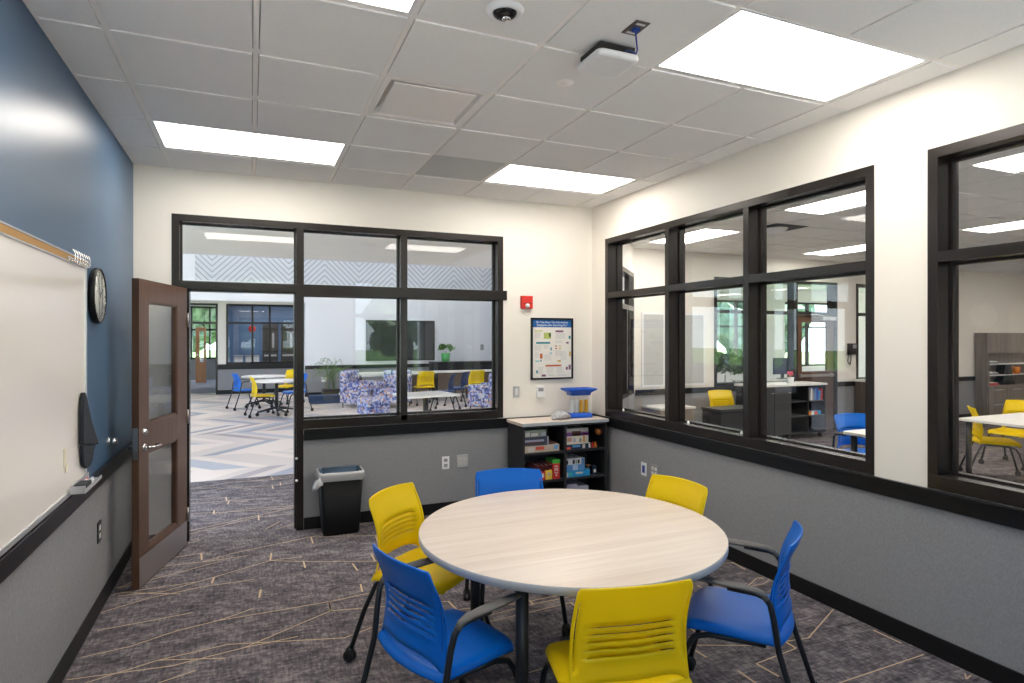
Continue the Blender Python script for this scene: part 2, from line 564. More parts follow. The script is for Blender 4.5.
# ---------------------------------------------------------------- carpet lines
def carpet_lines(mb, x0, x1, y0, y1, seed, step=0.175, z=0.0015, mi=1):
    rng = random.Random(seed)
    def seg(a, b, w):
        n_ = max(1, int(math.hypot(b[0] - a[0], b[1] - a[1]) / 0.05))
        ok = [k for k in range(n_ + 1) if x0 + 0.01 < a[0] + (b[0] - a[0]) * k / n_ < x1 - 0.01 and y0 + 0.01 < a[1] + (b[1] - a[1]) * k / n_ < y1 - 0.01]
        if len(ok) < 2:
            return
        a, b = [(a[0] + (b[0] - a[0]) * k / n_, a[1] + (b[1] - a[1]) * k / n_) for k in (ok[0], ok[-1])]
        d = Vector((b[0] - a[0], b[1] - a[1]))
        if d.length < 1e-4:
            return
        n = Vector((-d.y, d.x)).normalized() * w / 2
        c = [(a[0] + n.x, a[1] + n.y), (b[0] + n.x, b[1] + n.y), (b[0] - n.x, b[1] - n.y), (a[0] - n.x, a[1] - n.y)]
        if any(not (x0 <= p[0] <= x1 and y0 <= p[1] <= y1) for p in c):
            return
        mb.f([mb.v((p[0], p[1], z)) for p in c], mi)
    y = y0 - 0.3
    while y < y1:
        x = x0 - rng.uniform(0, 0.6)
        yy = y
        on = True
        while x < x1:
            ang = rng.choice((-0.15, 0.04, 0.20, 0.34, -0.05, 0.48, -0.32, 0.12)) + rng.uniform(-0.04, 0.04)
            ang -= (yy - y - 0.05 * (x - x0)) * 0.8
            L = rng.uniform(0.22, 0.75)
            nx, ny = x + L * math.cos(ang), yy + L * math.sin(ang)
            if on:
                seg((x, yy), (nx, ny), 0.0072)
            if rng.random() < 0.30:
                da = rng.choice((1.48, 1.56, 1.66)) * rng.choice((1, -1))
                dl = rng.uniform(0.11, 0.18)
                seg((nx, ny), (nx + dl * math.cos(da), ny + dl * math.sin(da)), 0.012)
            if on and rng.random() < 0.15:
                bl = rng.uniform(0.2, 0.4)
                ba = ang + rng.choice((0.45, -0.45))
                seg((x, yy), (x + bl * math.cos(ba), yy + bl * math.sin(ba)), 0.0072)
            if rng.random() < 0.20:
                on = not on
            x, yy = nx, ny
        y += step * rng.uniform(0.75, 1.25)

# ---------------------------------------------------------------- floors
mb = MB()
def quad(mb, x0, x1, y0, y1, z, mi=0):
    mb.box(x0, x1, y0, y1, z - 0.05, z, mi)
quad(mb, XL - 0.2, XR + 0.2, YR - 0.2, YB + 0.08, 0)
carpet_lines(mb, XL, XR, 0.6, YB + 0.05, 11)
struct(mb.build('floor', ['carpet', 'carpetline']))
mb = MB()
quad(mb, -7.2, 3.49, YB + 0.08, 7.80, 0)
carpet_lines(mb, -1.6, 2.6, YB + 0.08, 7.78, 5, 0.2)
struct(mb.build('floor', ['carpet', 'carpetline']))
mb = MB()
quad(mb, -7.2, 6.25, 7.80, 13.9, 0.0)
quad(mb, -7.2, 9.2, 13.9, 20.0, 0.0)
struct(mb.build('floor', 'chevron'))
mb = MB()
quad(mb, -7.2, 9.2, 20.0, 27.0, 0.0)
struct(mb.build('floor', mat('far_carpet', (0.22, 0.22, 0.27), 0.9, noise=((6, 6, 6), 0.5, (0.32, 0.31, 0.36)))))
mb = MB()
quad(mb, XR + 0.2, 16.4, -2.2, 7.80, 0)
carpet_lines(mb, 4.4, 13.5, 2.4, 7.6, 23, 0.42)
struct(mb.build('floor', ['carpet', 'carpetline']))
mb = MB()
quad(mb, 6.25, 21, 7.80, 13.9, 0)
struct(mb.build('floor', 'carpet'))

# ---------------------------------------------------------------- ceilings
LIGHTS = [(-0.59 + T, 4.35 + T / 2), (1.85 + T, 4.35 + T / 2), (-0.59 + T, 2.215), (1.85 + T, 2.215)]
LIGHTS = [(GX0 + T, GY0 - T / 2), (GX0 + 5 * T, GY0 - T / 2), (GX0 + T, GY0 - 4.5 * T), (GX0 + 5 * T, GY0 - 4.5 * T)]
def tile_ceiling(x0, x1, y0, y1, z, gx, gy, lights, extra=(), vertical=False):
    """lay-in ceiling: one tile slab per grid cell standing slightly above the T bars"""
    mb = MB()
    lx, ly = (T, T / 2) if not vertical else (T / 2, T)
    def in_light(cx, cy):
        return any(abs(cx - a) < lx - 0.02 and abs(cy - b) < ly - 0.02 for a, b in list(lights)) or any(abs(cx - a) < 0.2 and abs(cy - b) < 0.2 for a, b in extra)
    xs = [x0]
    k = math.ceil((x0 - gx) / T + 0.02)
    while gx + k * T < x1 - 0.01:
        xs.append(gx + k * T); k += 1
    xs.append(x1)
    ys = [y0]
    k = math.ceil((y0 - gy) / T + 0.02)
    while gy + k * T < y1 - 0.01:
        ys.append(gy + k * T); k += 1
    ys.append(y1)
    for a, b in zip(xs, xs[1:]):
        for c, d in zip(ys, ys[1:]):
            if in_light((a + b) / 2, (c + d) / 2):
                continue
            g = 0.012
            e = 0.004
            if b - a < 3 * g or d - c < 3 * g:
                continue
            # tile field (regular edge: narrow shadow reveal round the tegular tile)
            mb.box(a + g + e, b - g - e, c + g + e, d - g - e, z - 0.006, z + 0.03, 0)
    for x in xs:
        for c, d in zip(ys, ys[1:]):
            if any(abs(x - a) < lx - 0.05 and abs((c + d) / 2 - b) < ly for a, b in lights):
                continue
            mb.box(x - 0.012, x + 0.012, c, d, z + 0.0, z + 0.012, 1)
    for y in ys:
        for a_, b_ in zip(xs, xs[1:]):
            if any(abs(y - b) < ly - 0.05 and abs((a_ + b_) / 2 - a) < lx for a, b in lights):
                continue
            mb.box(a_, b_, y - 0.012, y + 0.012, z + 0.0002, z + 0.012, 1)
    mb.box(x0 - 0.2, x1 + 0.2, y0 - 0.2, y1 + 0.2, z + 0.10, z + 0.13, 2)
    return struct(mb.build('ceiling', ['tile', 'grid', 'gridshadow']))
GRILLE = (GX0 + 3.5 * T, GY0 - 0.5 * T)
DIFF = (GX0 + 2.5 * T, GY0 - 2.5 * T)
tile_ceiling(XL, XR, YR, YB, H, GX0, GY0, LIGHTS, (GRILLE, DIFF))
def ceiling_light(x, y, z, label, vertical=False, m='panel', group='recessed LED ceiling panels'):
    t = thing('ceiling_light', label, 'ceiling light', (x, y, z), PI / 2 if vertical else 0, group)
    mb = MB()
    hx, hy = T - 0.012, T / 2 - 0.012
    w = 0.014
    for q in ((-hx, hx, -hy, -hy + w), (-hx, hx, hy - w, hy), (-hx, -hx + w, -hy + w, hy - w), (hx - w, hx, -hy + w, hy - w)):
        mb.box(*q, -0.002, 0.05)
    mb.box(-hx, hx, -hy, hy, 0.05, 0.06)
    mb.build('fixture_frame', 'white', t)
    mb = MB()
    mb.box(-hx + w, hx - w, -hy + w, hy - w, 0.004, 0.012)
    mb.build('diffuser', m, t)
    return t
for (x, y), lab in zip(LIGHTS, ('glowing LED ceiling panel at the back left, above the open wood door',
                                'glowing LED ceiling panel in the back right corner above the round table',
                                'LED ceiling panel at the top edge of the photo, left of the camera dome',
                                'largest glowing LED ceiling panel, at upper right beside the access point')):
    ceiling_light(x, y, H, lab)

# ---------------------------------------------------------------- main room walls
mb = MB()
mb.box(XL - WT, XL, YR - 0.2, YB + WT, 0, 0.82, 1)
mb.box(XL - WT, XL, YR - 0.2, YB + WT, 0.82, H + 0.1, 0)
struct(mb.build('wall_left', ['blue', 'fabric']))
mb = MB()
mb.box(XL, -0.587, YB, YB + WT, 0, H + 0.1, 0)
mb.box(0.40, XR + WT, YB, YB + WT, 0, 0.82, 1)
mb.box(0.40, 2.27, YB, YB + WT, 0.82, 0.90, 0)
mb.box(2.27, XR + WT, YB, YB + WT, 0.82, H + 0.1, 0)
mb.box(-0.587, 2.27, YB, YB + WT, 2.64, H + 0.1, 0)
struct(mb.build('wall_back', ['wall', 'fabric']))
mb = MB()
mb.box(XR, XR + WT, YR - 0.2, YB, 0, 0.82, 1)
mb.box(XR, XR + WT, YR - 0.2, YB, 0.82, 0.875, 0)
mb.box(XR, XR + WT, 5.235, YB, 0.875, 2.64, 0)
mb.box(XR, XR + WT, 2.07, 2.38, 0.875, 2.64, 0)
mb.box(XR, XR + WT, YR - 0.2, 0.10, 0.875, 2.64, 0)
mb.box(XR, XR + WT, YR - 0.2, YB, 2.64, H + 0.1, 0)
struct(mb.build('wall_right', ['wall', 'fabric']))
# rear wall behind the camera, with two tall windows to a lawn
REARW = ((-0.75, 0.36), (1.75, 3.15))
mb = MB()
yr0, yr1 = YR - WT, YR
mb.box(XL, XR, yr0, yr1, 0, 0.86, 1)
mb.box(XL, XR, yr0, yr1, 2.75, H + 0.1, 0)
xs = [XL, REARW[0][0], REARW[0][1], REARW[1][0], REARW[1][1], XR]
for a, b in ((xs[0], xs[1]), (xs[2], xs[3]), (xs[4], xs[5])):
    mb.box(a, b, yr0, yr1, 0.86, 2.75, 0)
struct(mb.build('wall_rear', ['wall', 'fabric']))
for a, b in REARW:
    r = sroot('window_4' if a < 0 else 'window_5')
    mb = MB()
    for q in ((a, a + 0.05, 0.86, 2.75), (b - 0.05, b, 0.86, 2.75), (a + 0.05, b - 0.05, 0.86, 0.91), (a + 0.05, b - 0.05, 2.70, 2.75), (a + 0.05, b - 0.05, 2.04, 2.10)):
        mb.box(q[0], q[1], yr0 - 0.01, yr1 + 0.01, q[2], q[3])
    mb.build('window_frame', 'frame', r)
    mb = MB()
    mb.box(a + 0.05, b - 0.05, yr0 + 0.05, yr0 + 0.06, 0.91, 2.70)
    mb.build('glass_pane', 'glass', r)
    portal(((a + b) / 2, yr0 - 0.02, 1.8), (-PI / 2, 0, PI), b - a, 1.9)

# trims
def rail_profile(mb, a, b, wall):
    """chair rail with a small top lip; wall: 'L','B','R','Rear'"""
    def bx(d0, d1, z0, z1):
        if wall == 'L':
            mb.box(XL + d0, XL + d1, a, b, z0, z1)
        elif wall == 'R':
            mb.box(XR - d1, XR - d0, a, b, z0, z1)
        elif wall == 'B':
            mb.box(a, b, YB - d1, YB - d0, z0, z1)
    bx(0, 0.020, 0.772, 0.848)
    bx(0, 0.028, 0.848, 0.866)
mb = MB(); rail_profile(mb, YR, 5.40, 'L'); struct(mb.build('trim_1', 'black', bevel=0.003))
mb = MB(); rail_profile(mb, 0.417, XR - 0.03, 'B'); struct(mb.build('trim_2', 'black', bevel=0.003))
mb = MB(); rail_profile(mb, YR, YB - 0.03, 'R'); struct(mb.build('trim_3', 'black', bevel=0.003))
mb = MB(); mb.box(XL, XL + 0.013, YR, YB, 0, 0.102); struct(mb.build('baseboard_left', 'black', bevel=0.003))
mb = MB(); mb.box(0.417, XR - 0.014, YB - 0.013, YB, 0, 0.102); mb.box(XL + 0.014, -0.59, YB - 0.013, YB, 0, 0.102); struct(mb.build('baseboard_back', 'black', bevel=0.003))
mb = MB(); mb.box(XR - 0.013, XR, YR, YB, 0, 0.102); struct(mb.build('baseboard_right', 'black', bevel=0.003))

# ---------------------------------------------------------------- window_1 : glazed screen and door frame in the back wall
r = sroot('window_1')
y0, y1 = YB - 0.006, YB + WT + 0.006
yg = YB + 0.115
mb = MB()
mb.box(-0.587, 2.281, y0, y1, 2.598, 2.652)              # head
mb.box(-0.587, -0.532, y0, y1, 0.0, 2.598)               # left jamb
mb.box(-0.532, -0.478, y0, y1, 0.0, 2.051)               # door jamb
mb.box(0.355, 0.414, y0, y1, 0.0, 2.051)
mb.box(0.355, 0.414, y0, y1, 2.116, 2.598)
mb.box(1.264, 1.325, y0, y1, 0.90, 2.03)
mb.box(1.264, 1.325, y0, y1, 2.116, 2.598)
mb.box(2.226, 2.281, y0, y1, 0.87, 2.598)
mb.box(-0.532, 0.414, y0, y1, 2.051, 2.116)
mb.box(0.414, 2.226, y0, y1, 2.03, 2.116)
mb.box(0.414, 2.226, y0, y1, 0.868, 0.945)
mb.box(0.40, 2.313, y0 - 0.022, y0 - 0.0005, 2.024, 2.118)   # projecting transom cover
# glazing stops
for (a, b, c, d) in ((-0.532, 0.355, 2.116, 2.598), (0.414, 1.264, 2.116, 2.598), (1.325, 2.226, 2.116, 2.598), (0.414, 1.264, 0.945, 2.03), (1.325, 2.226, 0.945, 2.03)):
    w = 0.012
    for q in ((a, a + w, c, d), (b - w, b, c, d), (a + w, b - w, c, c + w), (a + w, b - w, d - w, d)):
        mb.box(q[0], q[1], yg - 0.018, yg + 0.022, q[2], q[3])
# door rebate stop
mb.box(-0.478, -0.466, YB + 0.05, y1, 0, 2.04)
mb.box(-0.478, 0.355, YB + 0.05, y1, 2.04, 2.051)
mb.box(0.343, 0.355, YB + 0.05, y1, 0, 2.04)
mb.build('window_frame', 'frame', r, bevel=0.0015)
for (a, b, c, d) in ((-0.532, 0.355, 2.116, 2.598), (0.414, 1.264, 2.116, 2.598), (1.325, 2.226, 2.116, 2.598), (0.414, 1.264, 0.945, 2.03), (1.325, 2.226, 0.945, 2.03)):
    mb = MB(); mb.box(a + 0.004, b - 0.004, yg, yg + 0.006, c + 0.004, d - 0.004)
    mb.build('glass_pane', 'glass', r)
mb = MB()
for z in (0.62, 0.43):
    mb.lathe([(0, -0.012), (0.009, -0.011), (0.011, 0)], (0.349 + 0.008, y0, z), 12, axis='y')
mb.build('door_silencer', 'white', r)

# ---------------------------------------------------------------- right wall windows
def side_window(name, ya, yb, mull, seal):
    r = sroot(name)
    x0, x1 = XR - 0.006, XR + WT + 0.006
    xg = XR + 0.118
    z0, zt0, zt1, z1 = 0.868, 2.052, 2.108, 2.652
    mb = MB()
    mb.box(x0, x1, ya, yb, 2.598, z1)
    mb.box(x0, x1, ya, yb, z0, 0.942)
    ys = [ya] + mull + [yb]
    mb.box(x0, x1, ya, ya + 0.052, 0.942, 2.598)
    mb.box(x0, x1, yb - 0.052, yb, 0.942, 2.598)
    edges = [ya + 0.052]
    for m_ in mull:
        mb.box(x0, x1, m_ - 0.026, m_ + 0.026, 0.942, 2.598)
        edges += [m_ - 0.026, m_ + 0.026]
    edges.append(yb - 0.052)
    bays = [(edges[i], edges[i + 1]) for i in range(0, len(edges), 2)]
    for a, b in bays:
        mb.box(x0, x1, a, b, zt0, zt1)
        for c, d in ((0.942, zt0), (zt1, 2.598)):
            w = 0.012
            for q in ((a, a + w, c, d), (b - w, b, c, d), (a + w, b - w, c, c + w), (a + w, b - w, d - w, d)):
                mb.box(xg - 0.02, xg + 0.024, q[0], q[1], q[2], q[3])
    mb.build('window_frame', 'frame', r, bevel=0.0015)
    for a, b in bays:
        for c, d in ((0.942, zt0), (zt1, 2.598)):
            mb = MB(); mb.box(xg, xg + 0.006, a + 0.004, b - 0.004, c + 0.004, d - 0.004)
            mb.build('glass_pane', 'glass', r)
    # little white setting blocks on the inner ledge
    mb = MB()
    for y in seal:
        mb.lathe([(0.0, 0.022), (0.006, 0.018), (0.009, 0.008), (0.011, 0)], (xg - 0.045, y, 0.942), 10)
    if seal:
        mb.build('clip', 'white', r)
    return r
side_window('window_2', 2.374, 5.24, [3.352, 4.254], [5.03, 4.07, 3.47])
side_window('window_3', 0.05, 2.075, [1.06], [])
# white clip on the jamb of window_3
# ---------------------------------------------------------------- door_1 : wood door standing open into the room
DH = (-0.471, 5.434)
dr = sroot('door_1', (DH[0], DH[1], 0), math.atan2(-0.97007, -0.24281))
W_, TH, HT = 0.855, 0.044, 2.05
mb = MB()      # local x from hinge to latch, -y = hidden face (towards left wall)
yy0, yy1 = -TH, 0.0
mb.box(0, 0.200, yy0, yy1, 0.008, HT)
mb.box(0.704, W_, yy0, yy1, 0.008, HT)
mb.box(0.200, 0.704, yy0, yy1, 0.008, 0.238)
mb.box(0.200, 0.704, yy0, yy1, 0.880, 1.075)
mb.box(0.200, 0.704, yy0, yy1, 1.902, HT)
mb.build('door_leaf', 'door', dr, bevel=0.001)
mb = MB()
for c, d in ((0.238, 0.880), (1.075, 1.902)):
    w = 0.012
    for q in ((0.2, 0.2 + w, c, d), (0.704 - w, 0.704, c, d), (0.2 + w, 0.704 - w, c, c + w), (0.2 + w, 0.704 - w, d - w, d)):
        mb.box(q[0], q[1], yy0 + 0.006, yy1 - 0.006, q[2], q[3])
mb.build('glazing_bead', 'door', dr)
for c, d in ((0.238, 0.880), (1.075, 1.902)):
    mb = MB(); mb.box(0.206, 0.698, -0.025, -0.019, c + 0.006, d - 0.006); mb.build('glass_pane', 'glass', dr)
mb = MB(); mb.box(0.012, W_ - 0.006, 0.0003, 0.0022, 0.012, 0.205)
mb.box(0.012, W_ - 0.006, -TH - 0.0022, -TH - 0.0003, 0.012, 0.205)
mb.build('kick_plate', 'steel', dr)
for s in (1, -1):
    ys = 0.0 if s > 0 else -TH
    mb = MB()
    mb.lathe([(0, 0.010 * s), (0.024, 0.010 * s), (0.026, 0.006 * s), (0.026, 0)], (0.782, ys, 0.925), 20, axis='y')
    mb.tube([(0.782, ys + 0.008 * s, 0.925), (0.782, ys + 0.050 * s, 0.925)], 0.0095, 12)
    mb.tube([(0.790, ys + 0.050 * s, 0.925), (0.74, ys + 0.056 * s, 0.925), (0.66, ys + 0.056 * s, 0.922), (0.648, ys + 0.050 * s, 0.922), (0.644, ys + 0.02 * s, 0.922)], 0.0095, 12, rb=0.0072)
    mb.build('door_handle', 'chrome', dr)
mb = MB(); mb.lathe([(0, 0.020), (0.014, 0.020), (0.019, 0.016), (0.021, 0)], (0.782, 0, 1.03), 18, axis='y'); mb.build('thumb_turn', 'chrome', dr)
mb = MB(); mb.box(W_, W_ + 0.002, -TH + 0.006, -0.006, 0.855, 1.065); mb.box(W_ + 0.002, W_ + 0.014, -0.030, -0.014, 0.915, 0.935); mb.box(W_ + 0.002, W_ + 0.004, -0.030, -0.014, 1.01, 1.04)
mb.build('latch_plate', 'steel', dr)
mb = MB()
for z in (0.25, 1.03, 1.80):
    mb.tube([(-0.004, 0.006, z - 0.055), (-0.004, 0.006, z + 0.055)], 0.007, 10)
mb.build('hinge', 'steel', dr)
# wall bumper behind the lever
b = tag(MB().lathe([(0, 0.045), (0.018, 0.045), (0.024, 0.036), (0.024, 0.012), (0.016, 0.006), (0.030, 0.003), (0.030, 0.0)], (0, 0, 0), 20, axis='x').build('wall_bumper', 'chrome'),
        'small round chrome door stop on the blue wall just left of the wood door', 'door stop')
b.location = (XL, 4.62, 0.985)

# ================================================================ things on the left wall
# whiteboard
wb = thing('whiteboard', 'large cream whiteboard with aluminium frame on the blue wall', 'whiteboard', (XL, 0, 0))
WB0, WB1, WZ0, WZ1 = 0.40, 3.965, 0.872, 2.065
mb = MB(); mb.box(0.004, 0.014, WB0 + 0.02, WB1 - 0.02, WZ0 + 0.02, WZ1 - 0.03); mb.build('writing_surface', 'board', wb)
mb = MB()
mb.box(0.0, 0.02, WB0, WB1, WZ0, WZ0 + 0.022)
mb.box(0.0, 0.02, WB0, WB1, WZ1 - 0.03, WZ1 - 0.022)
mb.box(0.0, 0.024, WB0, WB1, WZ1 + 0.008, WZ1 + 0.016)
mb.box(0.0, 0.02, WB1 - 0.022, WB1, WZ0 + 0.022, WZ1 + 0.008)
mb.box(0.0, 0.02, WB0, WB0 + 0.022, WZ0 + 0.022, WZ1 + 0.008)
mb.build('board_frame', 'alu', wb)
mb = MB(); mb.box(0.002, 0.021, WB0 + 0.022, WB1 - 0.022, WZ1 - 0.022, WZ1 + 0.008); mb.build('tack_strip', 'tan', wb)
# end bracket with springy wire hooks
hk = thing('hook_bracket', 'cluster of silver map hooks at the far end of the tan whiteboard strip', 'map hooks', (XL, 0, 0))
for i in range(7):
    y = 3.58 + i * 0.050
    mb = MB(); mb.tube([(0.022, y, WZ1 - 0.012), (0.032, y + 0.008, WZ1 - 0.034), (0.046, y + 0.016, WZ1 - 0.024), (0.046, y + 0.024, WZ1 + 0.012), (0.036, y + 0.030, WZ1 + 0.034), (0.028, y + 0.024, WZ1 + 0.030)], 0.0030, 6)
    mb.build('wire_hook', 'chrome', hk)
mb = MB(); mb.box(0.0215, 0.026, 3.57, 3.93, WZ1 - 0.012, WZ1 - 0.004); mb.build('mounting_bar', 'alu', hk)
# eraser tray unit
tr = thing('marker_tray', 'short aluminium marker tray at the bottom right corner of the whiteboard', 'tray', (XL, 0, 0))
mb = MB()
mb.box(0.026, 0.090, 3.60, 3.96, 0.884, 0.890)
mb.box(0.084, 0.090, 3.60, 3.96, 0.890, 0.900)
mb.box(0.026, 0.090, 3.594, 3.60, 0.884, 0.922)
mb.box(0.026, 0.030, 3.60, 3.96, 0.890, 0.922)
mb.build('tray_body', 'alu', tr)
er = tag(MB().box(-0.025, 0.025, -0.06, 0.06, 0, 0.028).build('eraser', 'dgrey', bevel=0.004), 'dark felt board eraser lying in the near end of the marker tray', 'eraser')
er.location = (XL + 0.058, 3.70, 0.8905)
for i, (dy, c, nm) in enumerate(((3.83, 'red', 'red capped'), (3.87, 'white', 'blue capped'))):
    mk = thing('marker', nm + ' white marker in the tray under the dark cone pouch', 'marker', (XL + 0.045 + 0.018 * i, dy, 0.8985), 0.2, 'dry erase markers')
    MB().tube([(0, -0.05, 0), (0, 0.035, 0)], 0.008, 10).build('barrel', 'white', mk)
    MB().tube([(0, 0.035, 0), (0, 0.065, 0)], 0.0085, 10).build('cap', c if c != 'white' else 'cblue', mk)
# dark felt cone pouch (magnetic) hanging at the board's end
pt = thing('felt_pouch', 'dark navy cone shaped pouch stuck to the whiteboard above the tray', 'pouch', (XL + 0.02, 3.99, 0))
prof = [(0.10, 0.0), (0.13, 0.03), (0.125, 0.10)]
mb = MB()
mb.prism([(-0.20, 1.10), (-0.196, 1.26), (-0.186, 1.345), (-0.165, 1.372), (-0.14, 1.355), (-0.02, 1.20), (0.14, 1.055), (0.145, 1.045)], 0.0, 0.022, 0, axis='x')
mb.build('upper_cone', 'dgrey', pt, bevel=0.005)
mb = MB()
mb.prism([(-0.185, 1.094), (0.105, 1.05), (0.06, 1.02), (0.02, 0.975), (-0.03, 0.955), (-0.10, 0.955), (-0.16, 0.985)], 0.0, 0.016, 0, axis='x')
mb.build('lower_pocket', 'dgrey', pt, bevel=0.005)
tag(MB(Matrix.Translation((XL + 0.0145, 3.56, 1.07))).box(0, 0.002, -0.03, 0.025, -0.04, 0.05).box(0, 0.003, -0.005, 0.04, -0.07, -0.03).build('yellowed_decal', mat('decal', (0.72, 0.66, 0.50), 0.6)),
    'small yellowed sticker on the whiteboard left of the dark cone pouch', 'sticker')
# clock
ck = thing('wall_clock', 'round wall clock with dark rim on the blue wall beside the whiteboard', 'clock', (XL, 4.215, 1.905))
mb = MB(); mb.lathe([(0.150, 0.0), (0.160, 0.004), (0.165, 0.018), (0.163, 0.032), (0.157, 0.037), (0.151, 0.034), (0.149, 0.0)], (0, 0, 0), 40, axis='x'); mb.build('rim', 'black', ck)
mb = MB(); mb.lathe([(0, 0.030), (0.149, 0.030), (0.149, 0.020), (0, 0.020)], (0, 0, 0), 40, axis='x'); mb.build('dial', mat('clock_face', (0.92, 0.90, 0.86), 0.5), ck)
for k in range(12):
    mb = MB(Matrix.Rotation(k * PI / 6, 4, 'X'))
    mb.box(0.0302, 0.0312, -0.004, 0.004, 0.118, 0.138 if k % 3 else 0.142)
    mb.build('hour_mark', 'rubber', ck)
for nm, a, L, w in (('hour_hand', -1.0, 0.075, 0.008), ('minute_hand', 0.5, 0.115, 0.005)):
    mb = MB(Matrix.Rotation(a, 4, 'X')); mb.box(0.032, 0.034, -w / 2, w / 2, -0.015, L); mb.build(nm, 'rubber', ck)
mb = MB(); mb.lathe([(0, 0.0355), (0.149, 0.035), (0.149, 0.0340), (0, 0.0345)], (0, 0, 0), 40, axis='x'); mb.build('clock_glass', 'glass', ck)

def wall_plate(name, label, cat, loc, rz, w, h, kind, plate='white'):
    """local: x right along wall, -y out of wall"""
    t = thing(name, label, cat, loc, rz)
    mb = MB(); mb.box(-w / 2, w / 2, -0.006, 0, -h / 2, h / 2); mb.build('cover_plate', plate, t, bevel=0.002)
    if kind == 'duplex':
        mb = MB()
        for z in (-0.024, 0.024):
            mb.box(-0.017, 0.017, -0.008, -0.006, z - 0.015, z + 0.015)
        mb.build('receptacle', 'white' if plate == 'rubber' else 'grey', t)
    elif kind == 'data':
        mb = MB()
        for z in (-0.022, 0.022):
            for x in (-0.022, 0.022):
                mb.box(x - 0.014, x + 0.014, -0.008, -0.006, z - 0.014, z + 0.014)
        mb.build('data_jack', 'offwhite', t)
    elif kind == 'switch':
        mb = MB(); mb.box(-0.014, 0.014, -0.010, -0.006, -0.032, 0.032); mb.build('rocker', 'white', t)
    elif kind == 'bluejack':
        mb = MB(); mb.box(-0.018, 0.018, -0.008, -0.006, -0.033, 0.033); mb.build('receptacle', 'cblue', t)
    return t
wall_plate('wall_outlet', 'black and white outlet low on the grey panel left of the open door', 'outlet', (XL, 4.34, 0.485), PI / 2, 0.085, 0.125, 'duplex', 'rubber')
wall_plate('wall_outlet', 'narrow white double outlet on the grey back wall panel right of the waste bin', 'outlet', (1.692, YB, 0.474), 0, 0.072, 0.120, 'duplex')
wall_plate('data_outlet', 'square data plate on the back wall right of the narrow outlet', 'data outlet', (1.860, YB, 0.477), 0, 0.115, 0.120, 'data', 'alu')
wall_plate('wall_outlet', 'blue and white outlet on the right wall panel behind the far yellow chair', 'outlet', (XR, 4.587, 0.462), -PI / 2, 0.080, 0.120, 'bluejack')
wall_plate('data_outlet', 'square data plate on the right wall panel next to the blue outlet', 'data outlet', (XR, 4.43, 0.475), -PI / 2, 0.115, 0.115, 'data', 'grey')
wall_plate('light_switch', 'grey light switch on the back wall below left of the poster', 'light switch', (2.422, YB, 1.12), 0, 0.070, 0.112, 'switch', 'alu')

# thermostat
t = thing('thermostat', 'white thermostat with small grey display below the poster', 'thermostat', (2.685, YB, 1.105))
MB().box(-0.045, 0.045, -0.024, 0, -0.055, 0.065).build('housing', 'white', t, bevel=0.004)
MB().box(-0.028, 0.028, -0.026, -0.024, 0.012, 0.046).build('display', 'grey', t)
MB().box(-0.030, 0.030, -0.028, -0.024, -0.048, -0.040).build('button_strip', 'offwhite', t)
# fire alarm
t = thing('fire_alarm', 'red fire alarm strobe on the cream wall above the poster', 'fire alarm', (2.529, YB, 2.005))
MB().box(-0.063, 0.063, -0.035, 0, -0.058, 0.070).build('housing', 'red', t, bevel=0.006)
MB().lathe([(0, -0.020), (0.014, -0.018), (0.022, -0.008), (0.024, 0)], (0.002, -0.035, -0.030), 16, axis='y').build('strobe_lens', 'white', t)
MB().box(-0.05, 0.05, -0.038, -0.035, -0.008, -0.004).build('horn_slot', 'dgrey', t)

# ---------------------------------------------------------------- poster
pw, ph = 0.476, 0.622
ps = thing('framed_poster', 'black framed poster with blue heading and small pictures on the back wall', 'poster', (2.818, YB, 1.546))
mb = MB()
for q in ((-pw / 2, pw / 2, ph / 2 - 0.016, ph / 2), (-pw / 2, pw / 2, -ph / 2, -ph / 2 + 0.016), (-pw / 2, -pw / 2 + 0.016, -ph / 2 + 0.016, ph / 2 - 0.016), (pw / 2 - 0.016, pw / 2, -ph / 2 + 0.016, ph / 2 - 0.016)):
    mb.box(q[0], q[1], -0.022, 0, q[2], q[3])
mb.build('poster_frame', 'black', ps)
MB().box(-pw / 2 + 0.016, pw / 2 - 0.016, -0.010, 0, -ph / 2 + 0.016, ph / 2 - 0.016).build('poster_sheet', 'paper', ps)
MB().box(-pw / 2 + 0.017, pw / 2 - 0.017, -0.0112, -0.0101, ph / 2 - 0.094, ph / 2 - 0.017).build('heading_band', 'hdr', ps)
text('Do You Have The Information', (0, -0.0122, ph / 2 - 0.043), (PI / 2, 0, 0), 0.0315, 'txt', ps, sx=0.93)
text('Employers Are Searching For?', (0, -0.0122, ph / 2 - 0.073), (PI / 2, 0, 0), 0.0315, 'txt', ps, sx=0.90)
def patch(x, z, w, h, c, nm='poster_print'):
    # x,z measured from sheet top-left as fractions
    X = -pw / 2 + x * pw; Z = ph / 2 - z * ph
    mb = MB(); mb.box(X, X + w * pw, -0.0110, -0.0101, Z - h * ph, Z)
    return mb.build(nm, c, ps)
cY = mat('print_lime', (0.50, 0.58, 0.16), 0.6); cG = mat('print_green', (0.12, 0.30, 0.06), 0.6); cT = mat('print_teal', (0.05, 0.28, 0.32), 0.6)
cP = mat('print_plum', (0.22, 0.10, 0.18), 0.6); cO = mat('print_rust', (0.55, 0.14, 0.04), 0.6); cL = mat('print_text_grey', (0.55, 0.54, 0.54), 0.7)
cB = mat('print_lightblue', (0.30, 0.55, 0.60), 0.6); cGold = mat('print_gold', (0.60, 0.42, 0.12), 0.6); cLime = mat('print_pale_lime', (0.62, 0.66, 0.30), 0.6)
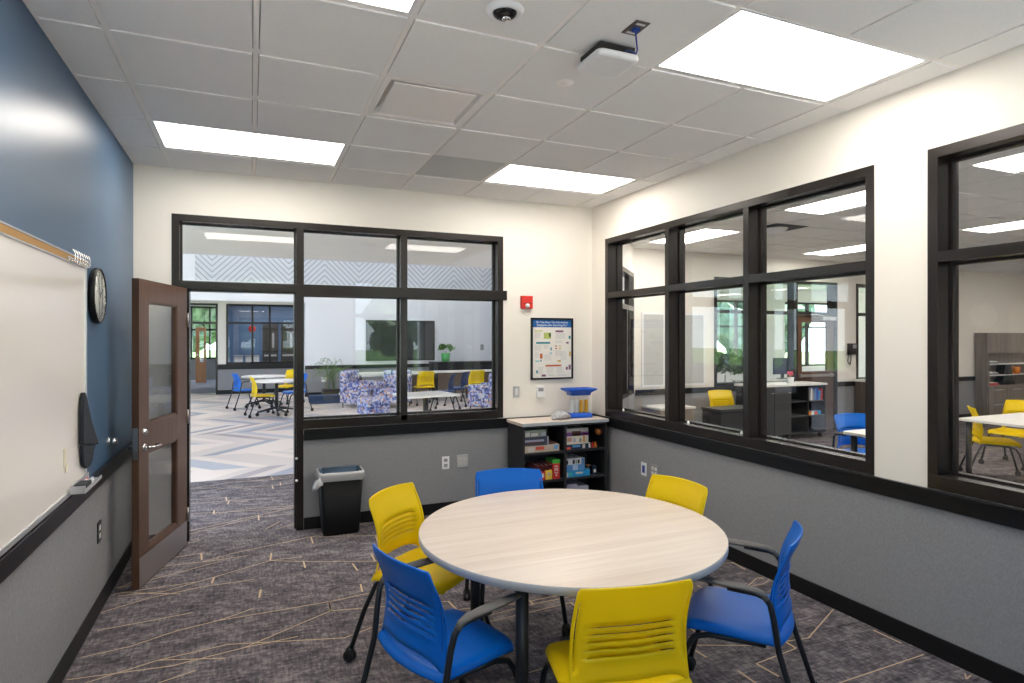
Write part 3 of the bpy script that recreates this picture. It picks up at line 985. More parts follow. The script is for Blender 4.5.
for a in ((0.30, 0.24, 0.17, 0.10, cY), (0.42, 0.25, 0.05, 0.06, cG), (0.09, 0.20, 0.18, 0.025, cLime), (0.12, 0.39, 0.33, 0.032, cT), (0.58, 0.20, 0.19, 0.032, cP),
          (0.34, 0.765, 0.38, 0.028, cO), (0.21, 0.58, 0.06, 0.08, cO), (0.10, 0.69, 0.10, 0.025, cB), (0.22, 0.68, 0.03, 0.03, cT), (0.57, 0.45, 0.05, 0.018, cO), (0.67, 0.45, 0.04, 0.018, cGold),
          (0.57, 0.49, 0.05, 0.018, cO), (0.66, 0.49, 0.05, 0.018, cGold), (0.91, 0.55, 0.045, 0.08, cGold), (0.90, 0.29, 0.05, 0.05, cT), (0.84, 0.39, 0.06, 0.03, cP), (0.83, 0.80, 0.05, 0.05, cP),
          (0.90, 0.77, 0.05, 0.08, cP), (0.46, 0.48, 0.03, 0.05, cT), (0.44, 0.56, 0.05, 0.03, cB), (0.63, 0.69, 0.08, 0.03, cGold), (0.12, 0.85, 0.04, 0.05, cT), (0.25, 0.92, 0.10, 0.035, cP)):
    patch(*a)
mb = MB()
rng = random.Random(8)
for bx_, bz, bw, n in ((0.09, 0.24, 0.16, 6), (0.09, 0.44, 0.17, 6), (0.30, 0.44, 0.13, 4), (0.09, 0.56, 0.10, 6), (0.30, 0.60, 0.20, 6), (0.58, 0.25, 0.26, 6), (0.57, 0.37, 0.22, 3), (0.57, 0.53, 0.18, 6), (0.70, 0.55, 0.16, 9), (0.16, 0.80, 0.15, 7), (0.36, 0.81, 0.20, 6), (0.60, 0.81, 0.18, 6), (0.40, 0.92, 0.18, 2), (0.62, 0.925, 0.26, 2)):
    for k in range(n):
        X = -pw / 2 + bx_ * pw; Z = ph / 2 - (bz + k * 0.0165) * ph
        mb.box(X, X + bw * pw * rng.uniform(0.75, 1), -0.0107, -0.0101, Z - 0.0035, Z)
mb.build('poster_small_text', cL, ps)['kind'] = 'stuff'

# ---------------------------------------------------------------- waste bin with bag
wbn = thing('waste_bin', 'black waste bin with clear bag against the grey back wall panel', 'waste bin', (0.700, 5.345, 0))
def rrect(hx, hy, r, n=5):
    pts = []
    for cx_, cy_, a0 in ((hx - r, hy - r, 0), (-hx + r, hy - r, PI / 2), (-hx + r, -hy + r, PI), (hx - r, -hy + r, 1.5 * PI)):
        for k in range(n + 1):
            a = a0 + k * PI / 2 / n
            pts.append((cx_ + r * math.cos(a), cy_ + r * math.sin(a)))
    return pts
def loft(mb, rings, mi=0, cap0=True, cap1=True):
    R = [[mb.v(p) for p in ring] for ring in rings]
    n = len(R[0])
    for a, b in zip(R, R[1:]):
        for k in range(n):
            mb.f([a[k], a[(k + 1) % n], b[(k + 1) % n], b[k]], mi, True)
    if cap0: mb.f(list(reversed(R[0])), mi)
    if cap1: mb.f(R[-1], mi)
mb = MB()
rings = [[(x, y, z) for x, y in rrect(hx, hy, 0.03)] for hx, hy, z in ((0.145, 0.105, 0.0), (0.150, 0.110, 0.02), (0.180, 0.130, 0.52), (0.172, 0.122, 0.52), (0.150, 0.105, 0.08))]
loft(mb, rings, 0, True, True)
mb.build('bin_body', 'bin', wbn)
rng = random.Random(2)
mb = MB()
def bagring(hx, hy, z, amp, zamp):
    return [(x + rng.uniform(-amp, amp), y + rng.uniform(-amp, amp), z + rng.uniform(-zamp, zamp)) for x, y in rrect(hx, hy, 0.035, 7)]
loft(mb, [bagring(0.186, 0.136, 0.455, 0.003, 0.008), bagring(0.192, 0.142, 0.480, 0.006, 0.004), bagring(0.188, 0.139, 0.505, 0.005, 0.003), bagring(0.188, 0.138, 0.527, 0.004, 0.003),
          bagring(0.172, 0.122, 0.528, 0.004, 0.003)], 0, False, False)
# loose gathered corner on the left
loft(mb, [[(-0.17 + 0.02 * math.cos(a), -0.12 + 0.045 * math.sin(a), 0.47 + 0.035 * math.sin(a * 2)) for a in [k * PI / 5 for k in range(10)]],
          [(-0.205 + 0.018 * math.cos(a), -0.135 + 0.04 * math.sin(a), 0.445 + 0.03 * math.sin(a)) for a in [k * PI / 5 for k in range(10)]],
          [(-0.235 + 0.006 * math.cos(a), -0.145 + 0.014 * math.sin(a), 0.412 + 0.012 * math.sin(a)) for a in [k * PI / 5 for k in range(10)]]], 0, True, True)
mb.build('bin_bag', 'bag', wbn, label='clear bag folded over the rim')
mb = MB()
loft(mb, [bagring(0.170, 0.120, 0.524, 0.004, 0.003), bagring(0.158, 0.110, 0.46, 0.010, 0.012), bagring(0.14, 0.09, 0.40, 0.012, 0.01), bagring(0.08, 0.05, 0.37, 0.01, 0.02)], 0, False, True)
mb.build('bag_lining', 'bagin', wbn)

# ---------------------------------------------------------------- low open bookcase
cx0, cx1, cy0, cy1 = 2.318, 3.226, 5.110, 5.473
ccw = cx1 - cx0
bc = thing('bookcase', 'low charcoal open bookcase with pale top standing in the back corner', 'bookcase', (cx0, cy0, 0))
mb = MB(); mb.box(-0.012, ccw + 0.012, -0.012, cy1 - cy0, 0.830, 0.860)
mb.build('bookcase_top', ['tabletop', 'edge'], bc, bevel=0.002)
D_ = cy1 - cy0
mb = MB(); mb.box(-0.0125, ccw + 0.0125, -0.0135, -0.0122, 0.830, 0.860); mb.build('edge_band', 'edge', bc)
mb = MB()
mb.box(0, 0.020, 0, D_, 0.02, 0.830); mb.box(ccw - 0.020, ccw, 0, D_, 0.02, 0.830)
mb.box(0.020, ccw - 0.02, D_ - 0.012, D_, 0.02, 0.830)
mb.box(0.434, 0.460, 0, D_ - 0.012, 0.06, 0.830)
mb.box(0.020, ccw - 0.02, 0, D_ - 0.012, 0.02, 0.06)
mb.box(0.020, ccw - 0.02, 0.0, D_ - 0.012, 0.812, 0.830)
mb.build('case', 'cab', bc, bevel=0.001)
for z in (0.557, 0.290):
    for a, b in ((0.021, 0.433), (0.461, ccw - 0.021)):
        MB().box(a, b, 0.004, D_ - 0.013, z, z + 0.020).build('shelf', 'cab', bc)
MB().box(0.0, ccw, 0.03, D_, 0.0, 0.02).build('plinth', 'black', bc)

def game_box(x, z, w, h, d, m, label, y=None, extras=(), name='game_box', cat='board game', group=None, rz=0):
    t = thing(name, label, cat, (x + w / 2, (cy0 + 0.025 if y is None else y) + d / 2, z), rz, group)
    MB().box(-w / 2, w / 2, -d / 2, d / 2, 0, h).build('box_body', m, t, bevel=0.0015)
    for (a, b, c, e, mm, nm) in extras:      # fractions of the front face
        MB().box(-w / 2 + a * w, -w / 2 + b * w, -d / 2 - 0.0015, -d / 2 - 0.0002, c * h, e * h).build(nm, mm, t)
    return t
S1, S2 = 0.5775, 0.3105
gb = 'board games on the top shelf'
mb_ = mat('box_cream', (0.52, 0.42, 0.33), 0.5); mg_ = mat('box_sage', (0.22, 0.27, 0.22), 0.5); mn_ = mat('box_slate', (0.045, 0.055, 0.085), 0.45)
mpur = mat('box_purple', (0.16, 0.05, 0.24), 0.5); mnv = mat('box_navy', (0.008, 0.025, 0.06), 0.45); mlb = mat('box_lightblue', (0.10, 0.28, 0.60), 0.45)
mcy = mat('box_cyan', (0.02, 0.30, 0.62), 0.4); mgr = mat('box_green', (0.06, 0.42, 0.06), 0.45); mrd = mat('box_red', (0.60, 0.02, 0.02), 0.45); myl = mat('box_yellow', (0.80, 0.52, 0.05), 0.45)
mmr = mat('box_maroon', (0.10, 0.006, 0.012), 0.45); mbr = mat('box_brown', (0.09, 0.035, 0.025), 0.5); mtx = mat('box_pale_art', (0.60, 0.55, 0.52), 0.5); mrt = mat('box_red_text', (0.70, 0.10, 0.06), 0.5)
mlv = mat('box_lavender', (0.36, 0.36, 0.46), 0.5)
X0 = cx0 + 0.022
game_box(X0 + 0.003, S1, 0.368, 0.063, 0.25, mb_, 'cream game box with red title, bottom of the left stack on the top shelf',
         extras=((0.32, 0.56, 0.35, 0.85, mrt, 'title_print'), (0.84, 0.95, 0.3, 0.95, mlb, 'corner_print'), (0.1, 0.28, 0.1, 0.8, mtx, 'art_print')), group=gb)
t = game_box(X0 + 0.002, S1 + 0.0635, 0.255, 0.083, 0.25, mn_, 'dark slate game box with grey title, second in the left stack on the top shelf',
         extras=((0.03, 0.8, 0.45, 0.68, mlv, 'title_print'), (0.1, 0.7, 0.2, 0.36, mbr, 'art_print'), (0.94, 0.99, 0.05, 0.98, mlv, 'edge_print')), group=gb)
game_box(X0 + 0.002, S1 + 0.147, 0.228, 0.064, 0.24, mg_, 'sage green game box, topmost of the left stack on the top shelf',
         extras=((0.05, 0.25, 0.1, 0.7, mtx, 'art_print'), (0.3, 0.62, 0.1, 0.55, mtx, 'title_print'), (0.78, 0.98, 0.1, 0.6, mlv, 'corner_print')), group=gb)
game_box(X0 + 0.27, S1 + 0.0635, 0.085, 0.020, 0.16, mbr, 'small brown game piece pack behind the dark slate box', y=cy0 + 0.05, group=gb)
X1 = cx0 + 0.463
game_box(X1 + 0.004, S1, 0.248, 0.048, 0.26, mnv, 'navy game box with pale title, bottom of the right stack on the top shelf',
         extras=((0.0, 0.2, 0.1, 0.5, mrt, 'art_print'), (0.28, 0.62, 0.4, 0.85, mlb, 'title_print'), (0.72, 0.84, 0.1, 0.9, mtx, 'figure_print')), group=gb)
game_box(X1 + 0.004, S1 + 0.0485, 0.246, 0.080, 0.26, mat('box_white_art', (0.64, 0.58, 0.50), 0.5), 'white illustrated game box, middle of the right stack on the top shelf',
         extras=((0.04, 0.24, 0.35, 0.85, mat('art_tan', (0.45, 0.25, 0.18), 0.5), 'art_print'), (0.3, 0.42, 0.3, 0.75, mlv, 'figure_print'), (0.74, 0.84, 0.2, 0.95, mat('art_orange', (0.62, 0.30, 0.08), 0.5), 'tile_print'), (0.58, 0.68, 0.2, 0.7, mg_, 'leaf_print')), group=gb)
game_box(X1 + 0.004, S1 + 0.129, 0.244, 0.072, 0.26, mat('box_grey_art', (0.34, 0.34, 0.32), 0.5), 'grey and purple game box, topmost of the right stack on the top shelf',
         extras=((0.0, 0.25, 0.0, 0.5, mpur, 'band_print'), (0.68, 1.0, 0.0, 0.5, mpur, 'band_print'), (0.25, 0.66, 0.02, 0.65, mbr, 'mask_print'), (0.3, 0.6, 0.08, 0.35, mb_, 'title_print'), (0.72, 0.95, 0.1, 0.35, mrt, 'name_print')), group=gb)
# little figures and glass marble ball at the right of the top shelf
for i, (dx, c, lab) in enumerate(((0.285, 'white', 'small white game figure beside the navy game box'), (0.322, 'red', 'small red game figure between the white and orange ones'), (0.355, 'orange', 'small orange game figure at the far right of the top shelf'))):
    f_ = thing('game_figure', lab, 'figure', (X1 + dx, cy0 + 0.07, S1), 0, 'game figures')
    MB().lathe([(0, 0.0), (0.016, 0.0), (0.016, 0.004), (0.009, 0.010), (0.012, 0.026), (0.006, 0.032), (0, 0.034)], (0, 0, 0), 12).build('figure_body', c, f_)
    MB().lathe([(0, 0.031), (0.009, 0.036), (0.010, 0.042), (0.006, 0.050), (0, 0.052)], (0, 0, 0), 12).build('figure_head', c if i else 'offwhite', f_)
t = thing('hanging_ornament', 'copper coloured round ornament under the bookcase top at right', 'ornament', (X1 + 0.392, cy0 + 0.08, 0.722))
MB().lathe([(0, 0.035), (0.02, 0.030), (0.032, 0.012), (0.034, 0), (0.032, -0.012), (0.02, -0.030), (0, -0.035)], (0, 0, 0), 18).build('ball', mat('copper', (0.60, 0.20, 0.06), 0.3, metal=0.6), t)
MB().tube([(0, 0, 0.033), (0, 0, 0.085)], 0.002, 6).build('cord', 'rubber', t)
# second shelf
g2 = 'things on the second shelf'
for i in range(5):
    t = thing('notebook', 'maroon notebook with pale page edge, number %s from the left in the leaning row' % ('one', 'two', 'three', 'four', 'five')[i], 'notebook', (X0 + 0.055 + i * 0.046, cy0 + 0.03, S2 + 0.078), 0, 'leaning maroon notebooks')
    m_ = Matrix.Rotation(0.95, 4, 'Y')
    mb = MB(m_); mb.box(-0.006, 0.006, 0, 0.20, 0, 0.105); mb.build('notebook_cover', mmr, t)
    mb = MB(m_); mb.box(-0.004, 0.0064, 0.002, 0.198, 0.1052, 0.1085); mb.build('page_edge', 'paper', t)
game_box(X0 + 0.004, S2, 0.150, 0.058, 0.22, mmr, 'dark maroon box lying under the leaning notebooks', group=g2)
game_box(X0 + 0.158, S2, 0.062, 0.080, 0.20, mrd, 'short red card box between maroon box and yellow box', extras=((0.2, 0.8, 0.3, 0.8, mtx, 'logo_print'),), group=g2)
game_box(X0 + 0.226, S2, 0.068, 0.088, 0.20, myl, 'short yellow card box left of the tall red box', extras=((0.3, 0.7, 0.4, 0.8, mb_, 'logo_print'),), group=g2)
t = game_box(X0 + 0.300, S2, 0.075, 0.178, 0.15, mrd, 'tall red box with green lid standing on the second shelf', group=g2,
             extras=((0.25, 0.75, 0.66, 0.71, mtx, 'lettering'), (0.25, 0.34, 0.40, 0.62, mtx, 'lettering'), (0.66, 0.75, 0.40, 0.62, mtx, 'lettering'), (0.42, 0.58, 0.44, 0.58, mtx, 'lettering'), (0.25, 0.75, 0.30, 0.35, mtx, 'lettering'), (0.4, 0.6, 0.15, 0.25, mtx, 'lettering')))
MB().box(-0.039, 0.039, -0.077, 0.077, 0.148, 0.182).build('lid', mgr, t)
game_box(X1 + 0.004, S2, 0.262, 0.060, 0.26, mcy, 'bright cyan game box, bottom of the stack on the second shelf', group=g2,
         extras=((0.0, 0.08, 0.1, 0.8, mtx, 'art_print'), (0.4, 0.7, 0.45, 0.75, mtx, 'title_print'), (0.12, 0.24, 0.2, 0.8, mat('art_aqua', (0.05, 0.45, 0.42), 0.5), 'figure_print')))
game_box(X1 + 0.004, S2 + 0.0605, 0.205, 0.058, 0.24, mlb, 'light blue game box, middle of the stack on the second shelf', group=g2, extras=((0.34, 0.62, 0.1, 0.95, mat('art_paleblue', (0.40, 0.55, 0.75), 0.5), 'title_print'),))
game_box(X1 + 0.004, S2 + 0.119, 0.203, 0.058, 0.24, mat('box_white_black', (0.62, 0.62, 0.64), 0.5), 'white game box with black letters, topmost on the second shelf', group=g2,
         extras=((0.02, 0.10, 0.1, 0.8, 'rubber', 'letter_print'), (0.34, 0.46, 0.15, 0.8, 'rubber', 'letter_print'), (0.50, 0.58, 0.15, 0.8, mg_, 'letter_print'), (0.62, 0.72, 0.15, 0.8, 'rubber', 'letter_print'), (0.82, 0.97, 0.0, 1.0, mlb, 'corner_print'), (0.88, 0.95, 0.2, 0.6, mrt, 'spot_print')))
t = thing('card_deck', 'small black card box with pale label at the right of the second shelf', 'card box', (X1 + 0.335, cy0 + 0.08, S2), 0, g2)
MB().box(-0.022, 0.022, -0.03, 0.03, 0, 0.085).build('box_body', mnv, t, bevel=0.001)
MB().box(-0.012, 0.012, -0.0315, -0.0302, 0.02, 0.05).build('label_print', 'paper', t)
t = thing('toy_bird', 'tiny brown wooden toy between cyan box and black card box', 'toy', (X1 + 0.292, cy0 + 0.10, S2), 0, g2)
MB().tube([(0, 0, 0), (0, 0, 0.07), (0.0, 0, 0.085)], [0.012, 0.006, 0.006], 8).tube([(-0.03, 0, 0.09), (0.03, 0, 0.082)], 0.006, 8).build('toy_body', 'orangewood', t)
game_box(X1 + 0.004, 0.0605, 0.12, 0.180, 0.24, mlv, 'lavender grey box standing on the bottom shelf by the divider', group='boxes on the bottom shelf')
game_box(X1 + 0.130, 0.0605, 0.12, 0.155, 0.24, mat('box_ice', (0.45, 0.46, 0.55), 0.5), 'pale ice coloured box standing on the bottom shelf', group='boxes on the bottom shelf')

# chip dropping game on the bookcase
tg = thing('drop_game', 'blue topped drop tower game with clear tubes on the bookcase', 'game', (3.025, 5.315, 0.8605), -0.02)
mb = MB()
loft(mb, [[(x, y, z) for x, y in rrect(hx, hy, 0.02)] for hx, hy, z in ((0.108, 0.062, 0.222), (0.112, 0.066, 0.245), (0.125, 0.08, 0.255), (0.160, 0.10, 0.275), (0.163, 0.102, 0.290), (0.152, 0.095, 0.290), (0.115, 0.07, 0.262))])
mb.build('funnel_tray', 'toyblue', tg)
mb = MB()
loft(mb, [[(x, y, z) for x, y in rrect(hx, hy, 0.02)] for hx, hy, z in ((0.122, 0.078, 0.0), (0.122, 0.078, 0.022), (0.110, 0.066, 0.040), (0.110, 0.066, 0.046))])
mb.build('game_base', 'toyblue', tg)
for k, c in enumerate(('white', 'white', 'toyyellow', 'toyyellow')):
    x = -0.082 + k * 0.055
    MB().lathe([(0.024, 0.046), (0.024, 0.222)], (x, 0, 0), 18).build('clear_tube', 'clearpl', tg)
    mb = MB()
    for j in range(9):
        mb.lathe([(0, 0.048 + j * 0.014), (0.019, 0.048 + j * 0.014), (0.020, 0.0545 + j * 0.014), (0.019, 0.0605 + j * 0.014), (0, 0.0605 + j * 0.014)], (x, 0, 0), 14)
    mb.build('disc_stack', c, tg)
tag(MB().tube([(3.155, 5.36, 0.864), (3.19, 5.35, 0.864), (3.225, 5.32, 0.864), (3.25, 5.26, 0.864)], 0.0035, 8).build('power_cable', 'rubber'), 'short black cord on the bookcase top right of the drop game', 'cord')
# crumpled grey bag on the bookcase
mb = MB()
rng = random.Random(12)
rg = []
for i in range(9):
    tt = i / 8
    rr = 0.012 + 0.030 * math.sin(PI * min(1, tt * 1.1)) ** 0.7
    rg.append([(-0.11 + 0.22 * tt + rng.uniform(-0.006, 0.006), rr * 1.7 * math.cos(a) + rng.uniform(-0.007, 0.007), max(0.0, rr + rr * math.sin(a) + rng.uniform(-0.007, 0.007))) for a in [k * 2 * PI / 14 for k in range(14)]])
loft(mb, rg)
o = mb.build('crumpled_bag', mat('grey_film', (0.28, 0.28, 0.29), 0.3, noise=((60, 60, 60), 0.8, (0.60, 0.60, 0.62))))
tag(o, 'crumpled grey plastic bag on the bookcase left of the drop game', 'plastic bag')
o.location = (2.80, 5.26, 0.8605); o.rotation_euler = (0, 0, 0.15)

# ---------------------------------------------------------------- round table
TC = (1.432, 2.606)
tb = thing('round_table', 'large round table with pale wood grain top and grey edge', 'table', (TC[0], TC[1], 0))
mb = MB()
mb.lathe([(0, 0.740), (0.724, 0.740), (0.7285, 0.7385)], (0, 0, 0), 96)
mb.build('tabletop', 'tabletop', tb)
MB().lathe([(0.7285, 0.7385), (0.731, 0.736), (0.731, 0.708), (0.727, 0.705), (0, 0.705)], (0, 0, 0), 96).build('edge_band', 'edge', tb)
LEGP = [(-0.458, -0.450), (0.29, -0.345), (-0.37, 0.33), (0.34, 0.38)]
for x, y in LEGP:
    mb = MB()
    mb.tube([(x, y, 0.045), (x, y, 0.703)], 0.026, 18)
    mb.lathe([(0.05, 0.694), (0.055, 0.7045), (0, 0.7045)], (x, y, 0), 18)
    lg = mb.build('leg', 'leg', tb)
    MB().lathe([(0, 0), (0.028, 0), (0.030, 0.012), (0.030, 0.04), (0.022, 0.046), (0, 0.046)], (x, y, 0), 16).build('leg_foot', 'rubber', lg)
mb = MB()
for a, b in ((0, 1), (2, 3)):
    mb.tube([(*LEGP[a], 0.686), (*LEGP[b], 0.686)], 0.014, 8)
mb.build('under_rail', 'leg', tb)

# ---------------------------------------------------------------- chairs
def chair_back_mesh():
    slots = [0.24, 0.315, 0.39, 0.465, 0.54]
    vs = [0.0, 0.06, 0.12, 0.18]
    for s in slots:
        vs += [s - 0.005, s + 0.005]
    vs += [0.62, 0.68, 0.74, 0.80, 0.86, 0.91, 0.95, 0.98, 1.0]
    us = [-1, -0.975, -0.945, -0.925, -0.84, -0.74, -0.6, -0.45, -0.3, -0.15, 0, 0.15, 0.3, 0.45, 0.6, 0.74, 0.84, 0.925, 0.945, 0.975, 1]
    mb = MB()
    def P(u, v):
        w = 0.222 - 0.012 * v
        if v > 0.9:
            w -= 0.011 * ((v - 0.9) / 0.1) ** 3
        z0 = 0.500 - 0.062 * abs(u) ** 5
        z1 = 0.834 - 0.008 * abs(u) ** 2
        z = z0 + (z1 - z0) * v
        x = -0.062 + 0.026 * math.sin(PI * min(1, v * 1.12)) - 0.042 * v ** 2.6
        x += (0.048 - 0.010 * v) * u * u
        return x, u * w, z
    grid = []
    for v in vs:
        row = []
        for u in us:
            x, y, z = P(u, v)
            if abs(u) <= 0.74:
                fade = min(1.0, (0.78 - abs(u)) / 0.16)
                for s in slots:          # louvre lips push out to the rear
                    if abs(v - (s - 0.005)) < 1e-6:
                        x -= 0.0105 * fade
                    elif abs(v - (s + 0.005)) < 1e-6:
                        x += 0.001 * fade
            row.append(mb.v((x, y, z)))
        grid.append(row)
    for j in range(len(vs) - 1):
        for i in range(len(us) - 1):
            um = (us[i] + us[i + 1]) / 2
            vm = (vs[j] + vs[j + 1]) / 2
            if abs(um) < 0.74 and any(abs(vm - s) < 0.004 for s in slots):
                continue
            if 0.925 < abs(um) < 0.945 and 0.2 < vm < 0.84:
                continue
            mb.f([grid[j][i], grid[j][i + 1], grid[j + 1][i + 1], grid[j + 1][i]], 0, True)
    return mb
def chair_seat_mesh():
    mb = MB()
    ts = [0, 0.04, 0.1, 0.2, 0.35, 0.5, 0.65, 0.78, 0.87, 0.93, 0.97, 1.0]
    us = [-1.0, -0.97, -0.92, -0.8, -0.6, -0.35, 0, 0.35, 0.6, 0.8, 0.92, 0.97, 1.0]
    grid = []
    for t in ts:
        row = []
        for u in us:
            w = 0.236 - 0.026 * t
            if t > 0.87: w -= 0.035 * ((t - 0.87) / 0.13) ** 2
            x = -0.030 + 0.410 * t
            if t < 0.3: x -= 0.046 * (1 - u * u) * (1 - t / 0.3)
            if t > 0.9: x -= 0.02 * u ** 4
            z = 0.450 - 0.014 * (1 - abs(u) ** 3) * math.sin(PI * min(1, t * 1.2)) + 0.010 * (1 - t)
            if t > 0.78: z -= 0.022 * ((t - 0.78) / 0.22) ** 2
            if abs(u) > 0.93: z -= 0.010
            z -= max(0.022 if abs(u) > 0.985 else 0, 0.034 if t < 0.02 else 0, 0.018 if t > 0.985 else 0)
            row.append(mb.v((x, u * w, z)))
        grid.append(row)
    for j in range(len(ts) - 1):
        for i in range(len(us) - 1):
            mb.f([grid[j][i], grid[j][i + 1], grid[j + 1][i + 1], grid[j + 1][i]], 0, True)
    return mb
def make_chair(label, shell, arms, loc, rz, group, name='chair'):
    t = thing(name, label, 'chair', loc, rz, group)
    chair_back_mesh().build('backrest', shell, t, solid=0.007)
    chair_seat_mesh().build('seat', shell, t, solid=0.009, sub=1)
    for s in (1, -1):
        if arms:
            pts = [(-0.145, s * 0.256, 0.055), (-0.07, s * 0.254, 0.28), (-0.030, s * 0.254, 0.42), (-0.012, s * 0.262, 0.55), (0.000, s * 0.268, 0.605), (0.018, s * 0.270, 0.632), (0.05, s * 0.272, 0.643), (0.16, s * 0.272, 0.646)]
        else:
            pts = [(-0.145, s * 0.254, 0.055), (-0.07, s * 0.238, 0.27), (-0.01, s * 0.220, 0.405), (0.02, s * 0.215, 0.418)]
        lg = MB().tube(pts, 0.0125, 10, up=(0, 1, 0)).build('leg', 'leg', t)
        caster(lg, -0.148, s * 0.255)
        pts = [(0.02, s * 0.205, 0.414), (0.24, s * 0.202, 0.405), (0.305, s * 0.206, 0.385), (0.335, s * 0.214, 0.335), (0.41, s * 0.240, 0.055)]
        lg = MB().tube(pts, 0.0125, 10, up=(0, 1, 0)).build('leg', 'leg', t)
        caster(lg, 0.413, s * 0.240)
        if arms:
            mb = MB()
            mb.tube([(0.012, s * 0.270, 0.622), (0.028, s * 0.271, 0.643), (0.06, s * 0.272, 0.654), (0.13, s * 0.272, 0.659), (0.22, s * 0.269, 0.661), (0.285, s * 0.265, 0.661), (0.32, s * 0.261, 0.660), (0.327, s * 0.260, 0.659)],
                    [0.014, 0.017, 0.022, 0.029, 0.030, 0.026, 0.017, 0.007], 12, rb=[0.013, 0.013, 0.011, 0.010, 0.010, 0.010, 0.009, 0.005], up=(0, 0, 1))
            mb.build('armrest', 'arm', t)
            MB().tube([(0.30, s * 0.262, 0.656), (0.345, s * 0.25, 0.650)], 0.006, 8).build('arm_stud', 'leg', t)
    mb = MB()
    mb.tube([(0.04, -0.204, 0.414), (0.04, 0.204, 0.414)], 0.010, 8)
    mb.tube([(0.22, -0.202, 0.406), (0.22, 0.202, 0.406)], 0.010, 8)
    mb.build('seat_frame', 'leg', t)
    return t
def caster(lg, x, y):
    mb = MB()
    mb.lathe([(0.009, 0.075), (0.020, 0.066), (0.024, 0.052), (0.020, 0.045), (0, 0.045)], (x, y, 0), 12)
    for s in (1, -1):
        mb.lathe([(0, s * 0.006), (0.0275, s * 0.006), (0.030, s * 0.010), (0.030, s * 0.018), (0.026, s * 0.022), (0.012, s * 0.022)], (x, y, 0.030), 18, axis='y')
    c = mb.build('caster', 'rubber', lg)
    return c
def place(mid, target, off=-0.062):
    """root position + rotation from the world point under the middle of the back's top edge"""
    a = math.atan2(target[1] - mid[1], target[0] - mid[0])
    return (mid[0] - off * math.cos(a), mid[1] - off * math.sin(a), 0), a
gch = 'chairs around the round table'
def mkh(label, shell, arms, mid, ang, group=gch):
    a = math.radians(ang)
    return make_chair(label, shell, arms, (mid[0] + 0.092 * math.cos(a), mid[1] + 0.092 * math.sin(a), 0), a, group)
c_blue = mkh('blue armchair with black arms at the front left of the round table', 'bluepl', True, (0.492, 2.275), 18)
c_yel = mkh('yellow chair nearest the camera, its slotted back facing us', 'yellow', False, (1.196, 1.690), 79)
def place_copy(src, label, mid, ang, group=gch):
    a = math.radians(ang)
    return dup(src, (mid[0] + 0.092 * math.cos(a), mid[1] + 0.092 * math.sin(a), 0), a, label, group)
place_copy(c_blue, 'blue armchair seen side on at the right of the round table', (2.150, 1.890), 129)
place_copy(c_yel, 'yellow chair behind the table by the right wall panel', (2.315, 2.86), 190)
place_copy(c_blue, 'blue chair behind the round table in front of the bookcase', (1.490, 3.515), 257)
place_copy(c_yel, 'yellow chair on the left of the table, turned toward the camera', (0.690, 3.310), -47)

# ================================================================ ceiling fittings
# supply diffuser with centre plaque
t = thing('air_diffuser', 'square white plaque air diffuser in the ceiling left of centre', 'air diffuser', (DIFF[0], DIFF[1], H))
mb = MB()
hh = T / 2 - 0.013
def sqring(mb, a, za, b, zb):
    A = [mb.v(p) for p in ((-a, -a, za), (a, -a, za), (a, a, za), (-a, a, za))]
    B_ = [mb.v(p) for p in ((-b, -b, zb), (b, -b, zb), (b, b, zb), (-b, b, zb))]
    for k in range(4):
        mb.f([A[k], A[(k + 1) % 4], B_[(k + 1) % 4], B_[k]])
sqring(mb, hh, 0.0, hh - 0.030, -0.004)
sqring(mb, hh - 0.030, -0.004, hh - 0.05, 0.03)
sqring(mb, hh - 0.05, 0.03, 0.12, 0.085)
mb.f([mb.v(p) for p in ((-0.12, -0.12, 0.085), (0.12, -0.12, 0.085), (0.12, 0.12, 0.085), (-0.12, 0.12, 0.085))])
mb.build('diffuser_frame', 'grid', t)
mb = MB(); mb.box(-0.232, 0.232, -0.232, 0.232, -0.004, 0.004); mb.build('plaque', 'grid', t, bevel=0.002)
mb = MB(); mb.box(-0.02, 0.02, -0.02, 0.02, 0.004, 0.085); mb.build('hanger', 'grid', t)
# perforated return grille
t = thing('return_grille', 'flat grey perforated ceiling panel beside the back right light', 'return grille', (GRILLE[0], GRILLE[1], H))
mb = MB(); mb.box(-hh, hh, -hh, hh, 0.0, 0.006)
pm = bpy.data.materials.new('perforated_metal'); pm.use_nodes = True
nt = pm.node_tree; b_ = nt.nodes['Principled BSDF']; b_.inputs['Roughness'].default_value = 0.5
tcx = nt.nodes.new('ShaderNodeTexCoord'); vo = nt.nodes.new('ShaderNodeTexVoronoi'); vo.inputs['Scale'].default_value = 110; vo.inputs['Randomness'].default_value = 0
cr = nt.nodes.new('ShaderNodeValToRGB'); cr.color_ramp.elements[0].position = 0.20; cr.color_ramp.elements[0].color = (0.06, 0.06, 0.06, 1); cr.color_ramp.elements[1].position = 0.26; cr.color_ramp.elements[1].color = (0.66, 0.66, 0.66, 1)
nt.links.new(tcx.outputs['Object'], vo.inputs['Vector']); nt.links.new(vo.outputs['Distance'], cr.inputs[0]); nt.links.new(cr.outputs[0], b_.inputs['Base Color'])
mb.build('perforated_panel', pm, t)
